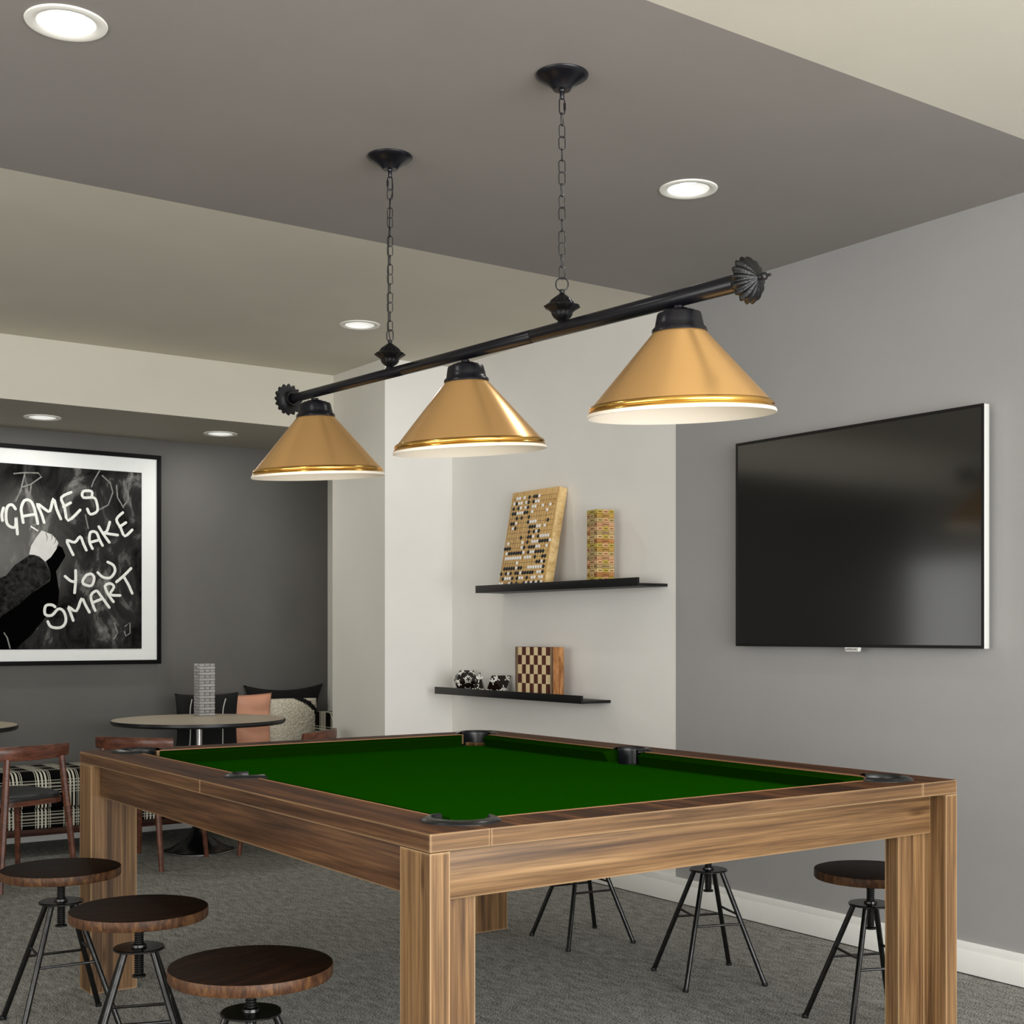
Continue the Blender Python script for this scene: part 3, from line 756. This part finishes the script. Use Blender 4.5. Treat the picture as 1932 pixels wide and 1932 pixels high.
WM = [wood('block wood %s' % c, [c, c, c2, c2], 'x', along=10, across=120, knots=False, fine=.2) for c, c2 in
      (('#A8843C', '#BE9A50'), ('#D0A070', '#DDB488'), ('#A8703C', '#BE8650'), ('#B8A068', '#C8B47C'), ('#A48A5C', '#BAA274'), ('#B8A046', '#C8B258'), ('#B88A60', '#CCA078'), ('#CFAE74', '#E0C48C'))]
block_tower('wooden_block', 3.886, 4.770, S1+.0004, .094, .352, D(-7.6), WM,
            lambda L, k, p: '%s wooden block in the %s layer of the tower on the upper shelf' % ((POSA if not p else POSB)[k], ORD[17-L]),
            'toy block', 'wooden blocks stacked on the upper shelf', stamp=True)

# chess box
ch = thing('chessboard_box', 'folding chessboard box standing on edge on the lower black shelf', 'board game', (3.875, 5.236, S2))
cz = S2+.0004; cy0, cy1 = 5.079, 5.394; ctop = 1.133; fx_ = 3.842
MB().box(fx_, 3.908, cy0, cy1, cz, ctop, .001).build('box_body', M['chess_side'], ch)
mb = MB(); mb.box(fx_-.002, fx_+.001, cy0+.001, cy1-.001, cz, ctop); mb.build('border', M['chess_e'], ch)
ds, ls = MB(), MB()
ya, yb = cy0+.022, cy1-.026; cw = (yb-ya)/8; rh = .0465; zb = cz+.022
for i in range(8):
    for j in range(6):
        zt = min(zb+(j+1)*rh, ctop-.001)
        if zt <= zb+j*rh: continue
        (ds if (i+j) % 2 else ls).box(fx_-.0028, fx_-.0015, yb-(i+1)*cw+.0003, yb-i*cw-.0003, zb+j*rh+.0003, zt-.0003)
ds.build('dark_squares', M['chess_d'], ch); ls.build('light_squares', M['chess_l'], ch)
mb = MB()
for yy in (ya-.004, ya-.014, yb+.004, yb+.016): mb.box(fx_-.0026, fx_-.001, yy-.0007, yy+.0007, cz, ctop-.001)
mb.box(fx_-.0026, fx_-.001, ya, yb, zb-.007, zb-.002)
mb.build('inlay_lines', M['chess_l'], ch)
mb = MB()
for i in range(9): mb.box(fx_-.0028, fx_-.0012, ya+i*cw-.002, ya+i*cw+.0005, cz, zb-.008)
mb.build('inlay_ticks', M['feather'], ch)

# dice
def die(name, label, verts, faces, loc, rz, marks, sc):
    t = thing(name, label, 'die', loc, rz)
    mb = MB(); V = [mb.bm.verts.new(Vector(v)) for v in verts]
    for f in faces: mb.bm.faces.new([V[i] for i in f])
    bmesh.ops.recalc_face_normals(mb.bm, faces=mb.bm.faces)
    bmesh.ops.bevel(mb.bm, geom=list(mb.bm.edges), offset=.0015, segments=2, affect='EDGES')
    mb.build('body', M['die'], t, world=False, ang=25)
    mk = MB()
    cen = sum((Vector(v) for v in verts), Vector())/len(verts)
    for f in faces:
        P = [Vector(verts[i]) for i in f]; c = sum(P, Vector())/len(P)
        n = (P[1]-P[0]).cross(P[2]-P[0]).normalized()
        if n.dot(c-cen) < 0: n = -n
        if n.z < -.5: continue
        for p in P:
            d = (c-p).normalized(); u = n.cross(d)
            L = (c-p).length
            base = p + d*L*.52 + n*.0004
            def leaf(o, dr, ln, wd):
                sd = n.cross(dr).normalized()
                pts = []
                for k in range(10):
                    a = 2*PI*k/10; pts.append(o + dr*(ln/2 + ln/2*math.cos(a)) + sd*(wd/2*math.sin(a)))
                A_ = [mk.bm.verts.new(q) for q in pts]; mk.bm.faces.new(A_)
            for ang, ln in ((0, .36), (.95, .30), (-.95, .30)):
                dr = (-d*math.cos(ang) + u*math.sin(ang))
                leaf(base, dr, L*ln, L*.17)
            leaf(base + d*L*.04, d, L*.2, L*.1)
    m2 = mk.build('marks', M['die_w'], t, world=False)
    for txt, fi, sz in marks:
        f = faces[fi]; P = [Vector(verts[i]) for i in f]; c = sum(P, Vector())/len(P)
        n = (P[1]-P[0]).cross(P[2]-P[0]).normalized()
        if n.dot(c-cen) < 0: n = -n
        up = (Vector((0, 0, 1)) - n*n.z).normalized(); rt = up.cross(n)
        tm = text_mesh(txt, sz, .0003)
        Mt = Matrix(((rt.x, up.x, n.x, c.x+n.x*.0006), (rt.y, up.y, n.y, c.y+n.y*.0006), (rt.z, up.z, n.z, c.z+n.z*.0006), (0, 0, 0, 1)))
        tm.transform(Mt); tm.materials.append(M['die_w'])
        o = bpy.data.objects.new('number', tm); COL.objects.link(o); o.parent = t
# icosahedron resting on a face
def rest(verts, faces, fi, size):
    """rotate so that face fi points down and touches z=0"""
    V = [Vector(v) for v in verts]
    P = [V[i] for i in faces[fi]]; c = sum(P, Vector())/len(P)
    q = c.normalized().rotation_difference(Vector((0, 0, -1)))
    V = [q @ v for v in V]; s = size
    V = [v*s for v in V]; zmin = min(v.z for v in V)
    return [(v.x, v.y, v.z-zmin) for v in V]
ph = (1+5**.5)/2
bmi = bmesh.new(); bmesh.ops.create_icosphere(bmi, subdivisions=1, radius=1)
iv = [tuple(v.co) for v in bmi.verts]; ifc = [[v.index for v in f.verts] for f in bmi.faces]; bmi.free()
die('die', 'dark many-sided die with white clover marks, leftmost on the lower shelf', rest(iv, ifc, 0, .0735), ifc, (3.898, 5.935, S2+.0005), 0.35, [], 1)
tv_ = [(0, 0, .116), (.050, 0, 0), (-.025, .045, 0), (-.025, -.045, 0)]; tf = [[0, 1, 2], [0, 2, 3], [0, 3, 1], [3, 2, 1]]
tv2 = [(x, y, z) for x, y, z in tv_]
die('die', 'dark pyramid-shaped die with white marks between the two larger dice', tv2, tf, (3.843, 5.716, S2+.0005), D(18), [('2', 1, .034)], 1)
ov = [(1, 0, 0), (-1, 0, 0), (0, 1, 0), (0, -1, 0), (0, 0, 1), (0, 0, -1)]
of = [[0, 2, 4], [2, 1, 4], [1, 3, 4], [3, 0, 4], [2, 0, 5], [1, 2, 5], [3, 1, 5], [0, 3, 5]]
die('die', 'dark eight-sided die with white marks and a 6, right of the pyramid die', rest(ov, of, 4, .083), of, (3.912, 5.648, S2+.0005), D(40), [('6', 2, .038), ('1', 1, .034)], 1)

# ------------------------------------------------------------------ chalkboard picture
LET={'G':[[(2.003,1.906),(1.986,1.928),(1.963,1.921),(1.952,1.885),(1.955,1.827),(1.975,1.804),(2.003,1.805),(2.006,1.859),(2.014,1.764)],[(1.938,1.908),(1.929,1.872),(1.932,1.837)]],'A':[[(2.046,1.831),(2.038,1.878),(2.035,1.913),(2.052,1.956),(2.084,1.958),(2.107,1.917),(2.127,1.829)],[(2.041,1.866),(2.113,1.882)]],'M':[[(2.162,1.837),(2.148,1.884),(2.124,1.942),(2.165,1.915),(2.195,1.904),(2.215,1.977),(2.233,1.918),(2.257,1.862)]],'E':[[(2.316,2.02),(2.26,1.986),(2.278,1.933),(2.298,1.855),(2.368,1.92)],[(2.272,1.933),(2.313,1.959)]],'S':[[(2.437,2.009),(2.434,2.033),(2.386,2.03),(2.386,1.994),(2.447,1.997),(2.465,1.968),(2.468,1.919),(2.428,1.898),(2.41,1.928)]],'M2':[[(2.328,1.657),(2.307,1.699),(2.292,1.74),(2.337,1.73),(2.368,1.765),(2.386,1.726),(2.404,1.687)]],'A2':[[(2.44,1.697),(2.422,1.739),(2.428,1.792),(2.462,1.793),(2.48,1.754),(2.499,1.718)],[(2.425,1.733),(2.474,1.748)]],'K':[[(2.477,1.828),(2.508,1.78),(2.539,1.738)],[(2.542,1.858),(2.526,1.805),(2.514,1.792),(2.589,1.783)]],'E2':[[(2.62,1.918),(2.582,1.876),(2.607,1.827),(2.632,1.779),(2.677,1.818)],[(2.601,1.833),(2.639,1.86)]],'Y':[[(2.281,1.531),(2.313,1.505),(2.34,1.5)],[(2.342,1.566),(2.342,1.506),(2.336,1.436)]],'O':[[(2.404,1.541),(2.434,1.548),(2.45,1.523),(2.434,1.48),(2.392,1.486),(2.383,1.507),(2.404,1.541)]],'U':[[(2.471,1.558),(2.502,1.531),(2.545,1.529),(2.573,1.567),(2.564,1.603),(2.53,1.621)]],'T':[[(2.582,1.505),(2.626,1.543),(2.67,1.588)],[(2.626,1.537),(2.655,1.488),(2.677,1.439)]],'S2':[[(2.224,1.353),(2.206,1.364),(2.171,1.358),(2.168,1.31),(2.206,1.304),(2.242,1.341),(2.272,1.329),(2.286,1.287),(2.278,1.251),(2.248,1.232),(2.201,1.238),(2.183,1.268)]],'M3':[[(2.328,1.275),(2.313,1.317),(2.301,1.354),(2.346,1.33),(2.377,1.403),(2.398,1.367),(2.422,1.324)]],'A3':[[(2.456,1.334),(2.44,1.373),(2.431,1.422),(2.462,1.45),(2.483,1.429),(2.514,1.387),(2.539,1.353)],[(2.44,1.38),(2.499,1.405)]],'R':[[(2.564,1.387),(2.533,1.43),(2.514,1.479),(2.545,1.495),(2.567,1.474),(2.545,1.43),(2.604,1.425)]]}
POLY={'sleeve':[(1.896,1.507),(1.952,1.526),(1.998,1.586),(2.078,1.645),(2.107,1.649),(2.159,1.621),(2.201,1.544),(2.189,1.502),(2.09,1.428),(2.02,1.362),(1.896,1.261)],'shadow':[(2.171,1.621),(2.242,1.708),(2.266,1.697),(2.284,1.649),(2.23,1.557),(2.248,1.443),(2.242,1.371),(2.165,1.286),(2.09,1.19),(2.003,1.111),(1.896,1.111),(1.896,1.284),(2.02,1.362),(2.09,1.428),(2.195,1.502),(2.201,1.544)],'hand':[(2.078,1.651),(2.09,1.702),(2.119,1.751),(2.148,1.791),(2.177,1.78),(2.206,1.77),(2.23,1.744),(2.245,1.72),(2.23,1.684),(2.201,1.64),(2.168,1.612),(2.136,1.641),(2.107,1.649)],'chalk':[(2.09,1.816),(2.13,1.79),(2.126,1.783),(2.085,1.808)],'thumb':[(2.201,1.766),(2.213,1.764),(2.209,1.752),(2.202,1.756)],'scarf':[(1.941,1.208),(1.961,1.179),(1.978,1.114),(1.97,1.114),(1.955,1.173),(1.938,1.202)]}
SMEAR=[[(1.992,2.106),(2.055,2.116),(2.13,2.119),(2.148,2.099),(2.09,2.053),(2.038,2.032)],[(2.055,2.11),(2.032,2.014),(2.003,1.947)],[(2.09,2.047),(2.084,1.993)],[(2.483,2.159),(2.447,2.095),(2.434,2.058)],[(2.496,2.132),(2.545,2.089),(2.561,2.035),(2.533,1.959),(2.477,1.926)],[(2.582,2.08),(2.589,2.006),(2.626,1.946)],[(2.651,2.053),(2.655,1.997),(2.626,1.958)],[(2.398,1.897),(2.416,1.812)],[(2.084,1.791),(2.095,1.821),(2.119,1.823)],[(2.632,1.24),(2.664,1.265),(2.664,1.202),(2.639,1.184),(2.629,1.215)],[(2.57,1.264),(2.589,1.202),(2.564,1.165)]]
pf = thing('framed_picture', 'large black framed chalkboard print reading GAMES MAKE YOU SMART', 'picture', (1.88, YD-.02, 1.64))
fx0, fx1, fz0, fz1 = .907, 2.853, 1.017, 2.273
mb = MB(); fw = .024
for a, b, c, d in ((fx0, fx1, fz1-fw, fz1), (fx0, fx1, fz0, fz0+fw), (fx0, fx0+fw, fz0+fw, fz1-fw), (fx1-fw, fx1, fz0+fw, fz1-fw)):
    mb.box(a, b, YD-.042, YD-.002, c, d, .001)
mb.build('frame', M['frame'], pf)
MB().box(fx0+fw, fx1-fw, YD-.030, YD-.004, fz0+fw, fz1-fw).build('mount', M['mat'], pf)
PY = 7.7046
px0, px1, pz0, pz1 = 1.02, 2.735, 1.108, 2.163
MB().box(px0, px1, PY, PY+.003, pz0, pz1).build('print', M['chalkboard'], pf)
def flat_poly(pts, y, name, mat):
    pts = [(min(x, px1), max(z, pz0)) for x, z in pts]
    Mp = Matrix(((1, 0, 0, 0), (0, 0, 1, y), (0, 1, 0, 0), (0, 0, 0, 1)))
    return MB().prism(pts, -.0003, .0003, Mp).build(name, mat, pf)
flat_poly(POLY['shadow'], PY-.0006, 'printed_shadow', M['shadow_print'])
ext = [(1.02, 1.50), (1.60, 1.47)] + POLY['sleeve'][1:-1] + [(1.75, 1.16), (1.02, 1.12)]
ext = [(1.02, 1.40), (1.70, 1.43)] + POLY['sleeve'][1:-1] + [(1.93, 1.30), (1.80, 1.112), (1.02, 1.112)]
flat_poly(ext, PY-.0012, 'printed_sleeve', M['sleeve'])
flat_poly(POLY['hand'], PY-.0018, 'printed_hand', M['hand_print'])
flat_poly(POLY['chalk'], PY-.0018, 'printed_chalk', M['chalk'])
flat_poly(POLY['scarf'], PY-.0018, 'printed_highlight', M['smear'])
# finger creases of the printed fist
for cr_ in ([(2.205, 1.768), (2.208, 1.750), (2.200, 1.735)], [(2.228, 1.745), (2.226, 1.728), (2.214, 1.715)], [(2.243, 1.722), (2.237, 1.705), (2.224, 1.697)], [(2.172, 1.778), (2.180, 1.752), (2.176, 1.73)]):
    mb = MB(); mb.tube([(x, PY-.0022, z) for x, z in cr_], [.003, .0022, .001], seg=6); mb.build('printed_crease', M['smear'], pf)
for st in SMEAR:
    mb = MB()
    pts = [(x, 0, z) for x, z in st]
    mb.tube(pts, .004, seg=6)
    bmesh.ops.scale(mb.bm, vec=(1, .08, 1), verts=mb.bm.verts); bmesh.ops.translate(mb.bm, vec=(0, PY-.0002, 0), verts=mb.bm.verts)
    mb.build('chalk_trace', M['smear'], pf)
def smooth(pts, n=3):
    if len(pts) < 3: return pts
    P = [Vector(p) for p in pts]; out = []
    for i in range(len(P)-1):
        a = P[max(0, i-1)]; b = P[i]; c = P[i+1]; d = P[min(len(P)-1, i+2)]
        for k in range(n):
            t = k/n
            out.append(tuple(.5*((2*b) + (c-a)*t + (2*a-5*b+4*c-d)*t*t + (3*b-a-3*c+d)*t**3)))
    out.append(tuple(P[-1])); return out
for key, strokes in LET.items():
    mb = MB()
    for st in strokes:
        pts = smooth([(x, 0, z) for x, z in st])
        mb.tube(pts, .0082, seg=10)
        for e in (pts[0], pts[-1]):
            mb.lathe([(.0001, -.0082), (.0058, -.0058), (.0082, 0), (.0058, .0058), (.0001, .0082)], c=e, seg=12)
    bmesh.ops.scale(mb.bm, vec=(1, .1, 1), verts=mb.bm.verts); bmesh.ops.translate(mb.bm, vec=(0, PY-.0012, 0), verts=mb.bm.verts)
    mb.build('chalk_letter', M['chalk'], pf, ang=60)

# ------------------------------------------------------------------ bench
bench = thing('bench', 'long built-in bench with black and cream plaid upholstery under the dark wall', 'bench', (1.2, 7.5, 0))
def uv_cushion(name, x0, x1, prof, mat, parent, closed_ends=True, axis='x', v0=0.0, nx=2):
    """extrude profile [(y,z)] along x with metre UVs"""
    bm = bmesh.new(); uvl = bm.loops.layers.uv.new('UVMap')
    L = [0]
    for a, b in zip(prof, prof[1:]): L.append(L[-1] + math.hypot(b[0]-a[0], b[1]-a[1]))
    R = []
    for i in range(nx):
        x = x0 + (x1-x0)*i/(nx-1)
        R.append([bm.verts.new((x, y, z)) for y, z in prof])
    for i in range(nx-1):
        for k in range(len(prof)-1):
            f = bm.faces.new((R[i][k], R[i+1][k], R[i+1][k+1], R[i][k+1]))
            xa = x0 + (x1-x0)*i/(nx-1); xb = x0 + (x1-x0)*(i+1)/(nx-1)
            for lp, u, v in zip(f.loops, (xa, xb, xb, xa), (L[k], L[k], L[k+1], L[k+1])): lp[uvl].uv = (u, v+v0)
    for r_ in (R[0], R[-1]):
        f = bm.faces.new(r_)
        for lp in f.loops: lp[uvl].uv = (lp.vert.co.y, lp.vert.co.z)
    bmesh.ops.recalc_face_normals(bm, faces=bm.faces)
    P = Vector((0, 0, 0)); p = parent
    while p is not None: P += Vector(p.location); p = p.parent
    bmesh.ops.translate(bm, vec=-P, verts=bm.verts)
    me = bpy.data.meshes.new(name); bm.to_mesh(me); bm.free()
    for f in me.polygons: f.use_smooth = True
    me.set_sharp_from_angle(angle=math.radians(40)); me.materials.append(mat)
    o = bpy.data.objects.new(name, me); COL.objects.link(o); o.parent = parent; return o
def rounded(y0, y1, z0, z1, r, rb=.012):
    pts = []
    for cy, cz_, a0, rr in ((y0+rb, z0+rb, PI*1.5, rb), (y0+r, z1-r, PI, r), (y1-r*.6, z1-r*.6, PI/2, r*.6), (y1-rb, z0+rb, 0, rb)):
        for k in range(7):
            a = a0 - (PI/2)*k/6
            pts.append((cy + rr*math.cos(a), cz_ + rr*math.sin(a)))
    return pts
uv_cushion('seat_cushion', XL+.01, 3.97, rounded(7.235, 7.715, .256, .452, .07), M['plaid'], bench, v0=.127)
uv_cushion('base_cushion', XL+.01, 3.97, rounded(7.240, 7.715, .146, .254, .02), M['plaid'], bench, v0=.0225)
MB().box(XL+.01, 3.97, 7.250, 7.715, .108, .145, .003).build('base_rail', M['rail_wood'], bench)
mb = MB()
for xx in (-1.6, -.2, .9, 3.45): mb.box(xx, xx+.05, 7.45, 7.50, 0, .108)
mb.build('bench_feet', M['rail_wood'], bench)

# pillows
def pillow(name, x0, x1, z0, z1, yc, th, mat, label, pinch=.12, lean=.0, noise=0, n=28, extra=None, sag=0.0, rough_seed=0, group=None):
    bm = bmesh.new(); uvl = bm.loops.layers.uv.new('UVMap')
    w, h = x1-x0, z1-z0; cx, cz_ = (x0+x1)/2, (z0+z1)/2
    rnd = random.Random(rough_seed)
    def P(i, j, side):
        u, v = 2*i/n-1, 2*j/n-1
        # pinched silhouette: edges pull inwards between the corners
        ex = 1 - pinch*(1-v*v); ez = 1 - pinch*(1-u*u)
        x = u*w/2*ex; z = v*h/2*ez
        t = max(0, (1-abs(u)**2.6))**.55 * max(0, (1-abs(v)**2.6))**.55
        y = side*th/2*t
        y += lean*(z+h/2)
        if sag: z -= sag*(1-u*u)*max(0, v)
        if noise and t > 0: y += side*noise*rnd.uniform(-1, 1)*min(1, t*3); x += noise*rnd.uniform(-.6, .6); z += noise*rnd.uniform(-.6, .6)
        return Vector((x, y, z))
    G = {}
    for side in (-1, 1):
        for i in range(n+1):
            for j in range(n+1):
                bd_ = i in (0, n) or j in (0, n)
                if bd_ and side == 1: G[(side, i, j)] = G[(-1, i, j)]; continue
                G[(side, i, j)] = bm.verts.new(P(i, j, side))
        for i in range(n):
            for j in range(n):
                vs = (G[(side, i, j)], G[(side, i+1, j)], G[(side, i+1, j+1)], G[(side, i, j+1)])
                f = bm.faces.new(vs)
                for lp, (a, b) in zip(f.loops, ((i, j), (i+1, j), (i+1, j+1), (i, j+1))): lp[uvl].uv = (a/n, b/n)
    bmesh.ops.recalc_face_normals(bm, faces=bm.faces)
    me = bpy.data.meshes.new(name); bm.to_mesh(me); bm.free()
    for f in me.polygons: f.use_smooth = True
    me.materials.append(mat)
    o = bpy.data.objects.new(name, me); COL.objects.link(o)
    o.location = (cx, yc, cz_)
    tag(o, label, 'pillow', group)
    return o, P
SZ = .452
o, P = pillow('pillow', 2.84, 3.24, SZ, .846, 7.44, .095, M['black_fab'], 'black throw pillow with thin white vertical piping, behind the acrylic block tower', pinch=.07)
for uu in (.18, .70):
    pts = []
    for j in range(2, 27):
        q = P(round(uu*28), j, -1); bend = .03*max(0, (j-19)/8)**2 * (1)
        pts.append(q + Vector((bend, -.002, 0)))
    mb = MB(); mb.tube(pts, .0035, seg=8)
    mb.build('piping', M['white_pipe'], o, world=False)
o, P = pillow('pillow', 3.035, 3.51, SZ, .83, 7.55, .085, M['salmon'], 'salmon pink leather pillow with folds, right of the black piped pillow', pinch=.06, n=32)
for v in range(len(o.data.vertices)):
    co = o.data.vertices[v].co
    co.y += -.011*abs(math.sin(co.z*24 + co.x*4 + math.sin(co.x*14)*.8)) * (1 if co.y < 0 else 0)
pillow('pillow', 3.385, 3.94, SZ, .875, 7.695, .07, M['black_fab2'], 'plain deep black pillow at the back, behind the cream shaggy pillow', pinch=.18)
pillow('pillow', 3.445, 3.845, SZ+.014, .785, 7.605, .10, M['fluffy'], 'cream shaggy pillow with a curved black stripe on the plaid bench', pinch=-.02, noise=.005, n=64)
t = thing('bolster', 'black and cream plaid bolster at the right end of the bench', 'bolster', (3.88, 7.42, SZ))
uv_cushion('cover', 3.80, 3.965, rounded(7.30, 7.53, SZ, .705, .05), M['plaid'], t, v0=-.04)

# ------------------------------------------------------------------ round tables
def round_table(x, y, label):
    t = thing('cafe_table', label, 'table', (x, y, 0), 0)
    MB().lathe([(.0002, .7276), (.466, .7276), (.4665, .7262)], seg=96).build('tabletop', M['table_top'], t, world=False)
    MB().lathe([(.4664, .7277), (.470, .7265), (.470, .712), (.462, .7035), (.0002, .7035)], seg=96).build('edge_band', M['black_edge'], t, world=False)
    MB().lathe([(.10, .7034), (.10, .698), (.0175, .695), (.0165, .30), (.0175, .20)], seg=32).build('pole', M['chrome'], t, world=False)
    MB().lathe([(.0175, .24), (.021, .19), (.030, .15), (.048, .11), (.075, .075), (.115, .045), (.155, .022), (.189, .014), (.192, .010)], seg=64).build('base', M['base_black'], t, world=False)
    MB().lathe([(.192, .0102), (.195, .008), (.195, .002), (.192, 0), (.0002, 0)], seg=64).build('base_rim', M['chrome'], t, world=False)
round_table(2.775, 6.905, 'round cafe table with the clear block tower, black edge and tulip base')
round_table(1.391, 7.156, 'round cafe table at the left edge, only its right rim showing')
block_tower('acrylic_block', 2.915, 7.175, .7280, .093, .300, 0, [M['glass']],
            lambda L, k, p: '%s clear block in the %s layer of the tower on the cafe table' % ((POSA if not p else POSB)[k], ORD[17-L]),
            'toy block', 'clear acrylic blocks stacked on the cafe table', gap=.0022, bev=.0012)

# ------------------------------------------------------------------ dining chairs
def make_chair(label, loc, rz):
    t = thing('dining_chair', label, 'chair', loc, rz, 'walnut dining chairs at the cafe tables')
    # curved back band
    rows = []
    n = 20; Rr = .40; half = .60
    yc = -.235 + Rr     # circle centre so that band is convex to the rear
    outer, inner = Rr, Rr-.018
    mb = MB()
    ring = []
    for k in range(n+1):
        a = -PI/2 - half + 2*half*k/n
        hz = .034 - .006*abs(2*k/n-1)**3
        c_, s_ = math.cos(a), math.sin(a)
        ring.append([Vector((r*c_, yc + r*s_ + (z-.62)*-.06, z)) for r, z in
                     ((outer, .637-hz), (outer+.002, .637), (outer, .637+hz-.003), (outer-.003, .637+hz), (inner+.003, .637+hz), (inner, .637+hz-.003), (inner-.001, .637), (inner, .637-hz+.003), (inner+.003, .637-hz), (outer-.003, .637-hz-.001), (outer, .637-hz))])
    R = mb.strip_loft(ring); bmesh.ops.remove_doubles(mb.bm, verts=mb.bm.verts, dist=.0002)
    bmesh.ops.holes_fill(mb.bm, edges=mb.bm.edges)
    mb.build('backrest', M['chair_wood'], t, world=False, ang=50)
    for s in (-1, 1):
        MB().tube([(s*.205, -.245, 0), (s*.178, -.232, .30), (s*.168, -.226, .40), (s*.148, -.214, .612)], [.0125, .0165, .018, .014], seg=8).build('leg', M['chair_wood'], t, world=False, ang=30)
        MB().tube([(s*.205, .215, 0), (s*.185, .190, .30), (s*.180, .185, .395)], [.0125, .016, .0175], seg=8).build('leg', M['chair_wood'], t, world=False, ang=30)
    def outline(k, ex=0):
        pts = []
        for i in range(40):
            a = 2*PI*i/40; c_, s_ = math.cos(a), math.sin(a)
            x = abs(c_)**.5*(1 if c_ > 0 else -1)*(.215+ex); y = abs(s_)**.5*(1 if s_ > 0 else -1)*(.225+ex)
            x *= 1 - .10*(-y/.225 if y < 0 else 0)
            pts.append((x*k, y*k))
        return pts
    mb = MB(); mb.prism(outline(1), .388, .412); mb.build('seat_frame', M['chair_wood'], t, world=False, ang=30)
    mb = MB(); rows = []
    for k, z in ((.97, .412), (.975, .424), (.95, .433), (.88, .439), (.6, .443), (.3, .444), (.01, .444)):
        o_ = outline(k); rows.append([Vector((x, y, z)) for x, y in o_ + [o_[0]]])
    mb.strip_loft(rows); bmesh.ops.remove_doubles(mb.bm, verts=mb.bm.verts, dist=.0001)
    mb.build('seat_pad', M['chair_pad'], t, world=False, ang=60)
    return t
chA = make_chair('walnut dining chair with dark seat pad at the far left, back to the viewer', (1.672, 6.573, 0), D(20))
dup(chA, (2.439, 6.723, 0), D(-51), 'walnut dining chair pushed in at the left of the round cafe table')
dup(chA, (3.19, 6.61, 0), D(41), 'walnut dining chair right of the round cafe table, only its curved back showing')

# ------------------------------------------------------------------ lights
def area(name, loc, rot, sx, sy, e, col=(1, 1, 1)):
    L = bpy.data.lights.new(name, 'AREA'); L.shape = 'RECTANGLE'; L.size = sx; L.size_y = sy; L.energy = e; L.color = col
    o = bpy.data.objects.new(name, L); COL.objects.link(o); o.location = loc; o.rotation_euler = rot; return o
area('window_light', (1.6, -1.6, 1.35), (PI/2, 0, 0), 4.2, 2.3, 255, (1, .99, .975))
area('side_fill_light', (XL+.05, 2.2, 1.35), (PI/2, 0, -PI/2), 3.4, 1.9, 72, (1, .98, .94))  # added fill at the left wall, brightens faces turned that way; no window there
area('alcove_fill_light', (XL+.03, 7.27, 1.0), (PI/2, 0, -PI/2), .8, 1.7, 5, (1, 1, .97))  # added fill, no window there; lightens the alcove and the screen's reflection
wd = bpy.data.worlds.new('World'); scene.world = wd; wd.use_nodes = True
wd.node_tree.nodes['Background'].inputs[0].default_value = (.95, .97, 1, 1); wd.node_tree.nodes['Background'].inputs[1].default_value = 1.45

# ------------------------------------------------------------------ camera
cam = bpy.data.cameras.new('camera'); co = bpy.data.objects.new('camera', cam); COL.objects.link(co)
cam.sensor_width = 36; cam.lens = 36*2475/1932; cam.shift_x = 0; cam.shift_y = (1195-966)/1932
cam.clip_start = .05
co.location = (0, 0, 1.2); co.rotation_euler = (PI/2, 0, -math.atan(1753/2475))
scene.camera = co
scene.view_settings.view_transform = 'Standard'
scene.view_settings.look = 'None'
scene.cycles.use_denoising = True
scene.cycles.max_bounces = 8
scene.cycles.transmission_bounces = 12
